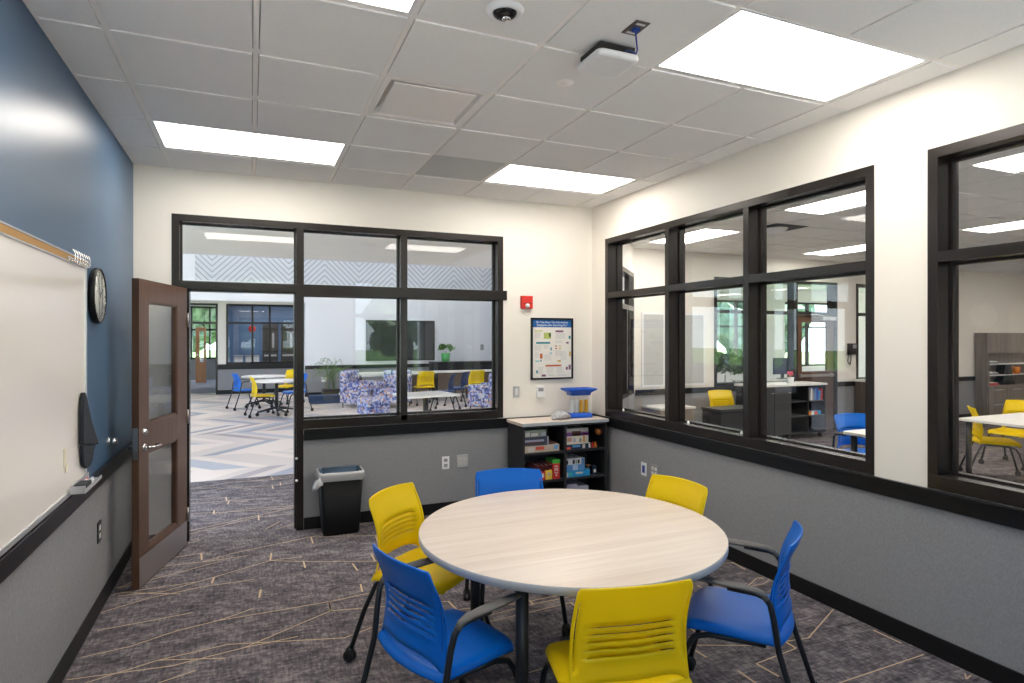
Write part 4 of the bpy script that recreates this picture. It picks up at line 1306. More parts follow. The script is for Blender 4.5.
# dome camera
t = thing('dome_camera', 'white dome security camera with dark lens at the top of the photo', 'security camera', (0.965, 2.31, H - 0.006))
MB().lathe([(0.050, -0.012), (0.058, -0.020), (0.070, -0.018), (0.080, 0.0)], (0, 0, 0), 32).build('housing', 'white', t)
MB().lathe([(0.051, -0.012), (0.047, -0.022), (0.034, -0.031), (0.015, -0.036), (0, -0.037)], (0, 0, 0), 28).build('dome', mat('smoked_dome', (0.01, 0.01, 0.01), 0.08), t)
MB().lathe([(0.016, -0.034), (0.018, -0.040), (0.013, -0.044), (0, -0.045)], (0.004, -0.006, 0), 20).build('camera_lens', 'chrome', t)
# access point
t = thing('access_point', 'white wireless access point hanging under the ceiling with a blue cable', 'access point', (1.545, 2.445, H - 0.006))
mb = MB()
loft(mb, [[(x, y, z) for x, y in rrect(hx, hx, r_)] for hx, r_, z in ((0.095, 0.02, -0.046), (0.110, 0.03, -0.052), (0.113, 0.032, -0.066), (0.108, 0.035, -0.076), (0.09, 0.03, -0.079))])
mb.build('cover', 'white', t)
mb = MB(); mb.box(-0.092, 0.092, -0.092, 0.092, -0.0455, -0.012); mb.box(-0.06, 0.06, -0.06, 0.06, -0.012, 0.0); mb.build('mount_bracket', 'rubber', t)
t = thing('ceiling_jack', 'brown metal data plate in the ceiling tile by the access point', 'data plate', (1.545, 2.215, H - 0.006))
mb = MB(); mb.box(-0.036, 0.036, -0.057, 0.057, -0.005, 0.0005); mb.build('cover_plate', mat('bronze_plate', (0.16, 0.12, 0.10), 0.35, metal=0.6), t, bevel=0.001)
MB().box(-0.014, 0.014, -0.012, 0.012, -0.018, -0.005).build('plug', 'cblue', t)
MB().box(-0.022, 0.022, -0.044, -0.030, -0.0065, -0.005).box(-0.022, 0.022, 0.030, 0.044, -0.0065, -0.005).build('label_window', 'offwhite', t)
tag(MB().tube([(1.545, 2.215, H - 0.024), (1.553, 2.222, H - 0.055), (1.575, 2.245, H - 0.085), (1.585, 2.27, H - 0.09), (1.585, 2.31, H - 0.06), (1.58, 2.345, H - 0.044)], 0.0038, 8).build('data_cable', 'cblue'), 'short blue data cable looping from the ceiling plate to the access point', 'cable')
tag(MB().lathe([(0, -0.006), (0.036, -0.006), (0.042, -0.003), (0.044, 0.0)], (1.537, 2.845, H - 0.006), 28).lathe([(0, -0.012), (0.022, -0.011), (0.026, -0.006)], (1.537, 2.845, H - 0.006), 20).build('sprinkler_cover', 'grid'), 'small round white sprinkler cover in the tile left of the access point', 'sprinkler cover')

# ================================================================ neighbouring room (right)
AX0, AX1, AY0, AY1 = XR + WT, 16.2, -2.0, 7.70
AGX, AGY = 5.155, 7.30 - T * 2
AL = [(5.155 + T / 2 + 0.06, 6.60), (5.155 + T / 2 + 0.06, 4.22), (5.155 + T / 2 + 0.06, 2.40), (8.25 + T / 2, 6.60), (8.25 + T / 2, 4.22), (8.25 + T / 2, 1.8), (11.3, 5.6), (11.3, 3.0), (14.0, 5.6), (14.0, 3.0), (11.3, 0.4), (14.0, 0.4)]
tile_ceiling(AX0, AX1, AY0, AY1, H, 5.215, 5.99, AL, vertical=True)
names = ('left end of the neighbouring room seen through the leftmost big pane', 'neighbouring room seen through the top of the third pane', 'neighbouring room seen at the top of the near window', 'far row seen low in the third top pane',
         'far row seen low in the near window', 'second row near the camera side', 'third row toward the wood cabinets', 'third row further right', 'last row above the wood cabinets', 'last row further right', 'third row beside the front wall', 'last row beside the front wall')
for (x, y), nm in zip(AL, names):
    ceiling_light(x, y, H, 'LED ceiling panel, ' + nm, vertical=True, m='panelnext', group='LED panels in the neighbouring room')
t = thing('ceiling_speaker', 'round grey ceiling speaker in the neighbouring room', 'speaker', (6.0, 5.62, H - 0.006))
MB().lathe([(0, -0.06), (0.08, -0.055), (0.12, -0.03), (0.14, -0.004)], (0, 0, 0), 24).build('speaker_dome', 'white', t)
MB().box(-0.26, 0.26, -0.26, 0.26, -0.004, 0.0008).build('trim_plate', 'dgrey', t)  # dark sheet standing in for the shadow round the dome

# back wall of the neighbour room with openings
mb = MB()
y0, y1 = AY1, AY1 + WT
def wpanel(mb, x0, x1, z0=0.0, z1=H + 0.1, split=True):
    if split and z0 < 0.8:
        mb.box(x0, x1, y0, y1, z0, 0.82, 1)
        mb.box(x0, x1, y0, y1, 0.82, z1, 0)
    else:
        mb.box(x0, x1, y0, y1, z0, z1, 0)
wpanel(mb, 5.34, 6.88)
mb.box(6.88, 7.80, y0, y1, 0, 0.86, 1)
mb.box(6.88, 9.69, y0, y1, 2.64, H + 0.1, 0)
wpanel(mb, 7.80, 7.90)
wpanel(mb, 9.69, 10.18)
mb.box(10.18, 12.6, y0, y1, 0, 0.86, 1)
mb.box(10.18, 12.6, y0, y1, 2.64, H + 0.1, 0)
wpanel(mb, 12.6, 16.3)
struct(mb.build('wall_neighbour_back', ['wall', 'fabric']))
mb = MB()
for a, b in ((5.36, 7.90), (9.69, 16.2)):
    mb.box(a, b, AY1 - 0.02, AY1, 0.775, 0.86)
    mb.box(a, b, AY1 - 0.012, AY1, 0, 0.10)
struct(mb.build('trim_4', 'black'))
mb = MB()
mb.box(AX1, AX1 + 0.15, AY0, AY1, 0, H + 0.1)
struct(mb.build('wall_neighbour_right', 'wall'))
mb = MB()
mb.box(AX0, AX1, AY0 - 0.15, AY0, 0, H + 0.1)
struct(mb.build('wall_neighbour_front', 'wall'))
# glazed units in that wall
def far_frame(name, segs_x, z0, zt, z1, door=False, y=AY1, dep=WT, fm='frame', panes=True):
    r = sroot(name)
    mb = MB()
    a, b = segs_x[0], segs_x[-1]
    w = 0.055
    mb.box(a, b, y - 0.01, y + dep, z1 - w, z1)
    if z0 > 0.05:
        mb.box(a, b, y - 0.01, y + dep, z0, z0 + w)
    for i, x in enumerate(segs_x):
        x0 = x if i == 0 else (x - w if i == len(segs_x) - 1 else x - w / 2)
        mb.box(x0, x0 + w, y - 0.01, y + dep, z0, z1 - w)
    mb.box(a + w, b - w, y - 0.009, y + dep - 0.001, zt, zt + w)
    mb.build('window_frame', fm, r)
    if panes:
        for p, q in zip(segs_x, segs_x[1:]):
            for c, d in ((z0, zt), (zt + w, z1 - w)):
                mb = MB(); mb.box(p + 0.03, q - 0.03, y + 0.09, y + 0.096, c + 0.02, d - 0.005)
                if not (door and c < 0.05 and (p, q) == door):
                    mb.build('glass_pane', 'glass', r)
                else:
                    mb.bm.free()
    return r
far_frame('window_6', [6.88, 7.80], 0.86, 2.055, 2.64)
far_frame('window_7', [7.90, 8.69, 9.69], 0.0, 2.055, 2.64, door=(8.69, 9.69))
far_frame('window_8', [10.18, 11.0, 11.8, 12.6], 0.86, 2.055, 2.64)
# wooden door in that frame
d2 = sroot('door_2', (8.72, AY1 + 0.03, 0))
mb = MB()
mb.box(0, 0.14, 0, 0.045, 0.01, 2.05); mb.box(0.76, 0.93, 0, 0.045, 0.01, 2.05)
mb.box(0.14, 0.76, 0, 0.045, 0.01, 1.06); mb.box(0.14, 0.76, 0, 0.045, 1.92, 2.05)
mb.build('door_leaf', 'door', d2)
MB().box(0.14, 0.76, 0.018, 0.024, 1.06, 1.92).build('glass_pane', 'glass', d2)
mb = MB(); mb.box(0.06, 0.88, -0.045, -0.02, 0.965, 1.01); mb.box(0.06, 0.12, -0.02, 0, 0.955, 1.02); mb.box(0.82, 0.88, -0.02, 0, 0.955, 1.02)
mb.build('push_bar', 'steel', d2)
mb = MB(); mb.box(0.58, 0.92, -0.06, 0.0, 1.96, 2.03); mb.tube([(0.62, -0.03, 2.04), (0.35, -0.14, 2.055), (0.30, -0.02, 2.06)], 0.010, 8)
mb.build('door_closer', 'alu', d2)
# diagonal wall joining our back wall and the neighbour's back wall
DG = Matrix.Translation((3.45, 5.68, 0)) @ Matrix.Rotation(math.atan2(7.70 - 5.68, 5.34 - 3.45), 4, 'Z')
dl = math.hypot(7.70 - 5.68, 5.34 - 3.45)
mb = MB(DG)
mb.box(0, dl, 0, 0.12, 0, 0.82, 1)
mb.box(0, dl, 0, 0.12, 2.62, H + 0.1, 0)
mb.box(0, dl - 1.35, 0, 0.12, 0.82, 2.62, 0)
mb.box(dl - 0.04, dl + 0.08, 0, 0.12, 0.82, 2.62, 0)
struct(mb.build('wall_neighbour_diagonal', ['wall', 'fabric']))
r = sroot('window_9')
mb = MB(DG)
a, b = dl - 1.35, dl - 0.04
mb.box(a, b, -0.01, 0.13, 0.82, 0.88); mb.box(a, b, -0.01, 0.13, 2.56, 2.62); mb.box(a, a + 0.06, -0.01, 0.13, 0.88, 2.56)
mb.box(b - 0.06, b, -0.01, 0.13, 0.88, 2.56); mb.box(a + 0.06, b - 0.06, -0.01, 0.13, 2.05, 2.12); mb.box((a + b) / 2 - 0.03, (a + b) / 2 + 0.03, -0.01, 0.13, 0.88, 2.05)
mb.build('window_frame', 'frame', r)
mb = MB(DG); mb.box(a + 0.05, b - 0.05, 0.06, 0.066, 0.88, 2.56); mb.build('glass_pane', 'glass', r)

# grey boards on that back wall
for i, (a, b, lab) in enumerate(((5.47, 5.90, 'left one of the two pale grey boards in the neighbouring room'), (6.20, 6.68, 'right one of the two pale grey boards in the neighbouring room'))):
    t = thing('tack_board', lab, 'board', (a, AY1, 0), 0, 'pale boards in the neighbouring room')
    MB().box(0.03, b - a - 0.03, -0.018, -0.004, 0.93, 2.01).build('board_panel', 'greyboard', t)
    w = b - a
    MB().box(0, w, -0.022, 0, 2.01, 2.04).box(0, w, -0.022, 0, 0.90, 0.93).box(0, 0.03, -0.022, 0, 0.93, 2.01).box(w - 0.03, w, -0.022, 0, 0.93, 2.01).build('board_frame', 'white', t)
# low taupe bench units along the back wall, left part
t = thing('bench_cabinet', 'long low pale wood cabinet under the grey boards in the neighbouring room', 'cabinet', (5.45, 7.20, 0))
MB().box(0, 0.62, 0, 0.46, 0.05, 0.60).build('body', mat('pale_taupe', (0.34, 0.28, 0.23), 0.5), t, bevel=0.003)
MB().box(-0.01, 0.63, -0.015, 0.47, 0.60, 0.63).build('cabinet_top', 'whitetop', t)
MB().box(0.02, 0.60, 0.03, 0.46, 0.0, 0.05).build('plinth', 'black', t)
t = thing('storage_chest', 'black low storage cabinet behind the yellow chair in the second big pane', 'cabinet', (6.02, 6.60, 0))
MB().box(0, 0.72, 0, 0.38, 0.04, 0.62).build('body', 'cab', t, bevel=0.004)
MB().box(-0.01, 0.73, -0.01, 0.39, 0.62, 0.65).build('cabinet_top', 'cabdoor', t)
MB().box(0.49, 0.51, -0.012, 0, 0.30, 0.42).build('handle', 'steel', t)
MB().box(0.02, 0.70, 0.03, 0.36, 0.0, 0.04).build('plinth', 'black', t)
place_copy(c_yel, 'yellow chair back seen through the second big pane of the right wall', (6.76, 7.46), 262, 'chairs in the neighbouring room')

# rolling storage cart with white top
ct = thing('storage_cart', 'charcoal rolling cabinet with white top and open shelves in the neighbouring room', 'cart', (7.30, 7.22, 0))
cl = 1.52
MB().box(-0.02, cl + 0.02, -0.02, 0.46, 0.868, 0.90).build('cart_top', 'whitetop', ct, bevel=0.003)
mb = MB()
mb.box(0, 0.02, 0, 0.44, 0.09, 0.868); mb.box(cl - 0.02, cl, 0, 0.44, 0.09, 0.868); mb.box(0.02, cl - 0.02, 0.425, 0.44, 0.09, 0.868)
mb.box(0.02, cl - 0.02, 0, 0.425, 0.09, 0.115); mb.box(0.72, 0.74, 0, 0.425, 0.115, 0.868); mb.box(1.11, 1.13, 0, 0.425, 0.115, 0.868)
mb.build('case', 'cab', ct)
for a, b in ((0.745, 1.105), (1.135, 1.495)):
    for z in (0.36, 0.60):
        MB().box(a, b, 0.005, 0.42, z, z + 0.018).build('shelf', 'cabdoor', ct)
for a, b in ((0.0, 0.36), (0.365, 0.725)):
    dd = MB().box(a + 0.003, b - 0.003, -0.018, -0.001, 0.10, 0.862).build('cabinet_door', 'cabdoor', ct, bevel=0.001)
    MB().box(b - 0.06, b - 0.02, -0.030, -0.018, 0.76, 0.772).build('handle', 'steel', dd)
for x in (0.06, 0.74, cl - 0.06):
    for y in (0.06, 0.38):
        MB().lathe([(0, -0.015), (0.040, -0.015), (0.043, 0), (0.040, 0.015), (0, 0.015)], (x, y, 0.043), 16, axis='y').box(x - 0.02, x + 0.02, y - 0.022, y + 0.022, 0.07, 0.09).build('caster', 'rubber', ct)
bkc = ['white', mcy, mlb, 'toyblue', mrd]
for i in range(6):
    hgt = (0.20, 0.17, 0.185, 0.20, 0.16, 0.19)[i]
    nm = ('white', 'grey', 'blue', 'light blue', 'cyan', 'red')[i]
    t = thing('book', nm + ' book upright on the top shelf of the charcoal rolling cabinet', 'book', (8.50 + i * 0.045, 7.24, 0.6195), 0, 'books in the rolling cabinet')
    mb = MB(Matrix.Rotation(0.10 if i > 3 else 0.0, 4, 'Y') if i > 3 else None); mb.box(0, 0.036, 0, 0.16, 0.004 if i > 3 else 0, hgt)
    mb.build('book_cover', ['white', 'grey', mlb, 'toyblue', mcy, mrd][i], t)
for i, c in enumerate(('orange', 'white', mrt, mcy)):
    t = thing('small_box', ('orange', 'white', 'red', 'cyan')[i] + ' little box on the middle shelf of the charcoal rolling cabinet', 'box', (8.47 + i * 0.075, 7.26, 0.3785), 0, 'little boxes in the rolling cabinet')
    MB().box(0, 0.06, 0, 0.10, 0, 0.05 + 0.008 * (i % 2)).build('box_body', c, t)
# flower pot
fp = thing('flower_pot', 'small white pot of pink flowers on the white topped rolling cabinet', 'flower pot', (8.22, 7.40, 0.9005))
MB().lathe([(0, 0), (0.045, 0), (0.06, 0.10), (0.055, 0.10), (0.05, 0.085), (0, 0.085)], (0, 0, 0), 20).build('pot', 'white', fp)
mb = MB(); rng = random.Random(3)
for i in range(16):
    a, rr, z = rng.uniform(0, 2 * PI), rng.uniform(0, 0.055), rng.uniform(0.12, 0.19)
    mb.lathe([(0, -0.014), (0.018, -0.006), (0.02, 0.004), (0.010, 0.014), (0, 0.014)], (rr * math.cos(a), rr * math.sin(a), z), 8)
mb.build('flowers', 'pinkflower', fp)
mb = MB()
for i in range(10):
    a = i * 0.63
    mb.tube([(0, 0, 0.085), (0.03 * math.cos(a), 0.03 * math.sin(a), 0.13), (0.055 * math.cos(a), 0.055 * math.sin(a), 0.15)], [0.002, 0.006, 0.001], 6)
mb.build('stems', 'leaf', fp)
# wall phone
t = thing('wall_phone', 'black wall telephone on the cream pier beside the far wooden door', 'telephone', (9.97, AY1, 1.40))
MB().box(-0.02, 0.16, -0.06, 0, -0.05, 0.15).build('phone_body', 'rubber', t, bevel=0.006)
MB().box(0.05, 0.14, -0.064, -0.06, 0.06, 0.13).build('display', 'grey', t)
MB().tube([(-0.05, -0.05, 0.14), (-0.055, -0.075, 0.05), (-0.05, -0.05, -0.04)], [0.026, 0.014, 0.026], 10).build('handset', 'rubber', t)
MB().tube([(-0.05, -0.05, -0.04), (-0.06, -0.04, -0.18), (0.0, -0.04, -0.24), (0.04, -0.03, -0.16), (0.04, -0.03, -0.05)], 0.008, 8).build('cord', 'rubber', t)
# cabinet and pump bottle beyond right
t = thing('side_cabinet', 'dark low cabinet with pale top against the far window of the neighbouring room', 'cabinet', (9.95, 7.22, 0))
MB().box(0.15, 1.6, 0, 0.44, 0.02, 0.86).build('body', mat('brown_cab', (0.07, 0.055, 0.048), 0.5), t)
MB().box(0.13, 1.62, -0.02, 0.45, 0.86, 0.90).build('cabinet_top', 'whitetop', t)
t = thing('pump_bottle', 'white pump bottle on the dark low cabinet beside the telephone', 'bottle', (10.22, 7.42, 0.9005))
MB().lathe([(0, 0), (0.045, 0), (0.048, 0.01), (0.046, 0.12), (0.02, 0.15), (0.014, 0.16), (0, 0.16)], (0, 0, 0), 16).build('bottle_body', 'white', t)
MB().tube([(0, 0, 0.16), (0, 0, 0.20), (0.035, 0, 0.20)], 0.007, 8).build('pump', 'white', t)
# wire tray in front of it
t = thing('supply_shelf', 'clear plastic storage drawer stack below the pump bottle', 'storage', (9.93, 6.92, 0))
mb = MB()
for z in (0.36, 0.47):
    mb.box(0, 0.75, 0, 0.26, z, z + 0.012)
    mb.box(0, 0.75, 0, 0.01, z, z + 0.07)
mb.build('clear_tray', 'alu', t)
mb = MB()
for x in (0.02, 0.73):
    for y in (0.02, 0.24):
        mb.tube([(x, y, 0), (x, y, 0.55)], 0.01, 6)
mb.build('post', 'leg', t)

# rectangular tables with chairs in neighbour room
def rect_table(label, x0, y0, x1, y1, cat='table', name='rectangular_table', rz=0.0):
    t = thing(name, label, cat, ((x0 + x1) / 2, (y0 + y1) / 2, 0), rz)
    hx, hy = (x1 - x0) / 2, (y1 - y0) / 2
    MB().prism(rrect(hx, hy, 0.05), 0.712, 0.740).build('tabletop', 'whitetop', t, bevel=0.003)
    for sx in (-1, 1):
        for sy in (-1, 1):
            x, y = sx * (hx - 0.08), sy * (hy - 0.08)
            lg = MB().tube([(x, y, 0.06), (x, y, 0.711)], 0.030, 12).build('leg', 'leg', t)
            MB().lathe([(0, 0), (0.034, 0), (0.036, 0.02), (0.034, 0.055), (0.02, 0.062), (0, 0.062)], (x, y, 0), 12).build('caster', 'rubber', lg)
    return t
rect_table('white topped table at the lower right, seen through the near window', 7.42, 3.05, 8.85, 4.36)
place_copy(c_yel, 'yellow chair tucked at the white table in the near window', (7.93, 4.52), -52, 'chairs in the neighbouring room')
place_copy(c_yel, 'second yellow chair at the right edge of the near window', (9.32, 4.64), 180, 'chairs in the neighbouring room')
rect_table('pale table corner seen low in the third big pane', 5.34, 3.50, 5.98, 4.20)
place_copy(c_blue, 'blue chair behind the pale table in the third big pane', (5.98, 4.62), 262, 'chairs in the neighbouring room')
# wood wall cabinet
wc = thing('wall_cabinet', 'tall taupe wood storage cabinet with open shelves in the neighbouring room', 'cabinet', (13.68, 7.46, 0))
mb = MB()
mb.box(0, 0.07, 0, 0.235, 0.0, 1.75); mb.box(0.07, 2.4, 0, 0.235, 1.33, 1.75); mb.box(0.07, 2.4, 0, 0.235, 0.0, 0.68); mb.box(0.07, 2.4, 0.215, 0.235, 0.68, 1.33); mb.box(1.9, 2.4, 0, 0.215, 0.68, 1.33)
mb.build('body', 'taupe', wc)
for z in (0.875, 1.10):
    MB().box(0.07, 1.9, 0.01, 0.214, z, z + 0.016).build('shelf', 'whitetop', wc)
for a, b in ((0.02, 0.62), (0.63, 1.25), (1.26, 1.9)):
    for z0, z1 in ((0.06, 0.36), (0.37, 0.66)):
        dd = MB().box(a, b, -0.02, 0, z0, z1).build('drawer', 'taupe', wc, bevel=0.002)
        MB().box(a + 0.15, b - 0.15, -0.045, -0.02, z1 - 0.08, z1 - 0.065).build('handle', 'steel', dd)
t = thing('orange_cup', 'orange cup on the cabinet shelf in the neighbouring room', 'cup', (14.86, 7.56, 0.8915))
MB().lathe([(0, 0), (0.06, 0), (0.075, 0.15), (0.068, 0.15), (0.055, 0.01), (0, 0.01)], (0, 0, 0), 16).build('cup_body', 'orange', t)
t = thing('black_bag', 'black bag standing in the open cabinet bay left of the orange cup', 'bag', (14.46, 7.57, 0.6805))
mb = MB(); loft(mb, [[(x, y, z) for x, y in rrect(hx, hy, 0.03)] for hx, hy, z in ((0.22, 0.09, 0), (0.20, 0.09, 0.10), (0.14, 0.08, 0.19))]); mb.build('bag_body', 'rubber', t)
t = thing('black_bag', 'black box on the middle cabinet shelf above the black bag', 'box', (14.44, 7.57, 0.8915))
MB().prism([(-0.15, 0), (0.15, 0), (0.10, 0.20), (-0.08, 0.20)], -0.08, 0.08, axis='y').build('box_body', 'rubber', t)
for i in range(3):
    t = thing('paper_tray', ('lower', 'middle', 'upper')[i] + ' grey paper tray at the left end of the wood cabinet shelves', 'paper tray', (13.93, 7.48, (0.681, 0.8915, 1.1165)[i]), 0, 'paper trays in the wood cabinet')
    MB().box(-0.12, 0.16, 0, 0.18, 0, 0.045).build('tray_body', ('red', 'grey', 'grey')[i], t)
    MB().box(-0.10, 0.14, 0.01, 0.17, 0.0455, 0.055).build('paper_stack', 'paper', t)

# room beyond the neighbour's back wall, with an exterior window wall
mb = MB()
mb.box(6.301, 6.35, AY1 + WT, 13.8, 0, H + 0.1)
mb.box(20.8, 21, AY1, 14.0, 0, H + 0.1)
mb.box(6.3, 21, 13.8, 14.0, 0, 0.75)
mb.box(6.3, 21, 13.8, 14.0, 2.75, H + 0.3)
for x in (6.3, 10.4, 14.2, 18.2):
    mb.box(x, x + 0.9, 13.8, 14.0, 0.75, 2.75)
struct(mb.build('wall_beyond', 'wall'))
mb = MB(); mb.box(6.31, 21, AY1 + WT, 13.8, H + 0.10, H + 0.2); struct(mb.build('ceiling', 'tile'))
k = 10
for a in (7.2, 11.3, 15.1):
    b = a + (3.2 if a < 8 else (2.9 if a < 12 else 3.1))
    r = sroot('window_%d' % k); k += 1
    mb = MB()
    n = 3
    for i in range(n + 1):
        x = a + (b - a) * i / n
        mb.box(x - 0.03, x + 0.03, 13.84, 13.94, 0.75, 2.75)
    for z in (0.75, 1.95, 2.69):
        mb.box(a, b, 13.83, 13.95, z, z + 0.06)
    mb.build('window_frame', 'frame', r)
    portal(((a + b) / 2, 14.02, 1.75), (-PI / 2, 0, 0), b - a, 2.0)
for (x, y) in ((11.5, 10.8), (16.0, 10.8), (8.2, 10.8)):
    ceiling_light(x, y, H + 0.04, {11.5: 'LED panel in the hall beyond the far wooden door', 16.0: 'LED panel in the hall beyond, further right', 8.2: 'LED panel in the hall beyond the yellow chair back'}[x], group='LED panels in the hall beyond')
# desk with clutter & plants glimpsed through the glazing
t = rect_table('white desk glimpsed beyond the neighbouring room glazing', 9.7, 9.6, 11.5, 10.4, cat='desk', name='desk')
t = thing('desk_monitor', 'dark monitor on the desk beyond the charcoal rolling cabinet', 'monitor', (10.9, 10.0, 0.7405))
MB().box(-0.28, 0.28, 0, 0.03, 0.10, 0.46).build('screen', 'navypl', t)
MB().box(-0.03, 0.03, 0.01, 0.05, 0.0, 0.2).box(-0.1, 0.1, -0.06, 0.12, 0.0, 0.012).build('stand', 'leg', t)
def bush(name, label, cat, loc, rx, rz_, n, seed, leafm='leaf', pot=None, stem_h=0.3, up=False):
    t = thing(name, label, cat, loc)
    rng = random.Random(seed)
    mb = MB()
    for i in range(n):
        a, e, rr = rng.uniform(0, 2 * PI), rng.uniform(-0.3, 1.3), rng.uniform(0.4, 1.0)
        if up:
            L = rng.uniform(0.5, 1.0) * rz_
            q = Vector((0, 0, stem_h)); d1 = Vector((math.cos(a) * rx * 0.5, math.sin(a) * rx * 0.5, L)); d2 = Vector((math.cos(a) * rx, math.sin(a) * rx, L * rng.uniform(0.5, 0.9)))
            w = 0.012 + 0.006 * rng.random()
            mb.tube([q, q + d1 * 0.6, q + d1, q + d2], [0.004, w, w * 0.8, 0.002], 4, rb=0.002)
            continue
        c = Vector((rx * rr * math.cos(a) * math.cos(e), rx * rr * math.sin(a) * math.cos(e), stem_h + rz_ * (0.5 + 0.5 * rr * math.sin(e))))
        s = 0.10 * rx + 0.02
        ax = Vector((rng.uniform(-1, 1), rng.uniform(-1, 1), rng.uniform(-1, 1))).normalized() * s * 1.4
        bx_ = ax.cross(Vector((rng.uniform(-1, 1), 0.3, 0.7))).normalized() * s * 0.8
        nn = ax.cross(bx_).normalized() * s * 0.15
        mb.f([mb.v(c + ax), mb.v(c + bx_ + nn), mb.v(c - ax), mb.v(c - bx_ + nn)])
    mb.build('foliage', leafm, t)
    MB().tube([(0, 0, 0.02), (0, 0, stem_h * 0.6), (0.01, 0, stem_h + rz_ * (0.1 if up else 0.3))], [0.014, 0.012, 0.008] if pot else [0.10, 0.08, 0.05], 8).build('stem', 'bark', t)
    if pot:
        pm_, pr, phh = pot
        MB().lathe([(0, 0), (pr * 0.8, 0), (pr, phh), (pr * 0.92, phh), (pr * 0.85, phh * 0.9), (0, phh * 0.9)], (0, 0, 0), 20).build('pot', pm_, t)
    return t
bush('potted_plant', 'leafy pot plant glimpsed through the glazing above the yellow chair back', 'plant', (8.95, 9.7, 0.0), 0.45, 0.65, 320, 6, pot=('white', 0.16, 0.5), stem_h=0.7)

# ================================================================ hall (commons) behind the back wall
mb = MB()
mb.box(-7.2, -7.0, YB + WT, 27.2, 0, 0.8); mb.box(-7.2, -7.0, YB + WT, 27.2, 3.4, 6.2)
mb.box(-7.2, -7.0, YB + WT, 7.5, 0.8, 3.4); mb.box(-7.2, -7.0, 17.5, 27.2, 0.8, 3.4)
for y in (10.0, 12.5, 15.0):
    mb.box(-7.2, -7.0, y, y + 0.2, 0.8, 3.4)
struct(mb.build('wall_hall_left', 'wall_hall'))
for ya, yb in ((7.5, 10.0), (10.2, 12.5), (12.7, 15.0), (15.2, 17.5)):
    portal((-7.22, (ya + yb) / 2, 2.1), (PI / 2, 0, -PI / 2), yb - ya, 2.6)
# soffit ceiling over the near part, then the tall atrium ceiling
mb = MB(); mb.box(-7.0, XR + 0.1, YB + WT, 11.0, H, H + 0.1); struct(mb.build('ceiling', 'wall'))
for x in (-3.0, 0.0, 3.0):  # out-of-view panels added to brighten the hall
    ceiling_light(x, 6.35, H - 0.06, 'LED panel in the hall ceiling, ' + {-3.0: 'left of', 0.0: 'just beyond', 3.0: 'right of'}[x] + ' the open doorway', m='panelhall', group='LED panels in the hall')
mb = MB(); mb.box(XR + 0.1, 6.2, AY1 + WT, 11.0, H, H + 0.1); struct(mb.build('ceiling', 'tile'))
mb = MB(); mb.box(-7.2, 9.2, 11.0, 11.15, H, 6.2); struct(mb.build('wall_hall_bulkhead', 'wall_hall'))
mb = MB(); mb.box(-7.2, 9.2, 11.15, 17.7, 6.0, 6.2); struct(mb.build('ceiling', 'wall_hall'))
for x in (-3.5, 0.5, 4.5):  # unseen panels added to light the tall atrium
    for y in (12.6, 15.6):
        ceiling_light(x, y, 5.95, 'high hall light panel, %s row, %s' % ('near' if y < 13 else 'far', {-3.5: 'left', 0.5: 'middle', 4.5: 'right'}[x]), m='panelhall', group='high hall light panels')
mb = MB()
mb.box(6.2, 6.3, AY1 + WT, 14.0, 0, 6.1)
mb.box(6.3, 9.2, 13.9, 14.0, 0, 6.1)
mb.box(9.0, 9.2, 14.0, 17.9, 0, 6.1)
struct(mb.build('wall_hall_right', 'wall_hall'))
# far wall of hall: right part at y=17.7, with recess on the left below a bulkhead
mb = MB()
y0, y1 = 17.7, 17.9
mb.box(1.375, 9.0, y0, y1, 0, 0.80, 1); mb.box(1.375, 9.0, y0, y1, 0.80, 3.15, 0)
mb.box(-7.0, 1.375, y0, y1, 2.63, 3.15, 0)
mb.box(-7.0, -1.35, y0, y1, 3.15, 6.1, 0)
mb.box(-1.35, 9.0, y0, y1, 3.15, 6.1, 2)
mb.box(1.375, 1.475, y1, 19.5, 0, 2.95, 0)
mb.box(1.475, 5.0, y1, 19.65, 0, 3.1, 0)
struct(mb.build('wall_hall_far', ['wall_hall', 'fabric', 'chevwall']))
mb = MB(); mb.box(1.375, 9.0, 17.68, 17.7, 0.77, 0.87); mb.box(1.375, 9.0, 17.688, 17.7, 0, 0.12); mb.box(-0.90, 1.37, 19.48, 19.5, 0.72, 0.87); mb.box(-0.90, 1.37, 19.488, 19.5, 0, 0.12)
struct(mb.build('trim_5', 'black'))
# recess: wall at 19.5 with glazing to the blue room
mb = MB()
mb.box(-0.90, -0.68, 19.5, 19.65, 0, 0.8, 1); mb.box(-0.90, -0.68, 19.5, 19.65, 0.8, 2.75, 0)
mb.box(-0.68, 1.375, 19.5, 19.65, 0, 0.87, 1); mb.box(-0.68, 1.375, 19.5, 19.65, 2.64, 2.75, 0)
mb.box(1.28, 1.375, 19.5, 19.65, 0.87, 2.64, 0)
mb.box(-7.0, 5.0, 17.9, 27.0, 2.90, 3.0, 0)
mb.box(-7.0, -0.9, 19.5, 19.65, 2.64, 2.90, 0)
mb.box(-0.90, 1.375, 19.5, 19.65, 2.75, 2.90, 0)
struct(mb.build('wall_recess', ['wall', 'fabric']))
far_frame('window_13', [-0.68, 0.03, 0.51, 1.29], 0.87, 2.055, 2.64, y=19.5, dep=0.15)
far_frame('window_14', [-3.4, -0.90], 0.0, 2.055, 2.64, y=19.5, dep=0.15, panes=False)
mb = MB()
mb.box(-0.95, 5.0, 22.6, 22.75, 0, 2.9)
mb.box(4.9, 5.0, 19.65, 22.6, 0, 2.9)
mb.box(-0.95, -0.85, 19.65, 22.6, 0, 2.9)
struct(mb.build('wall_blue_room', 'bluefar'))
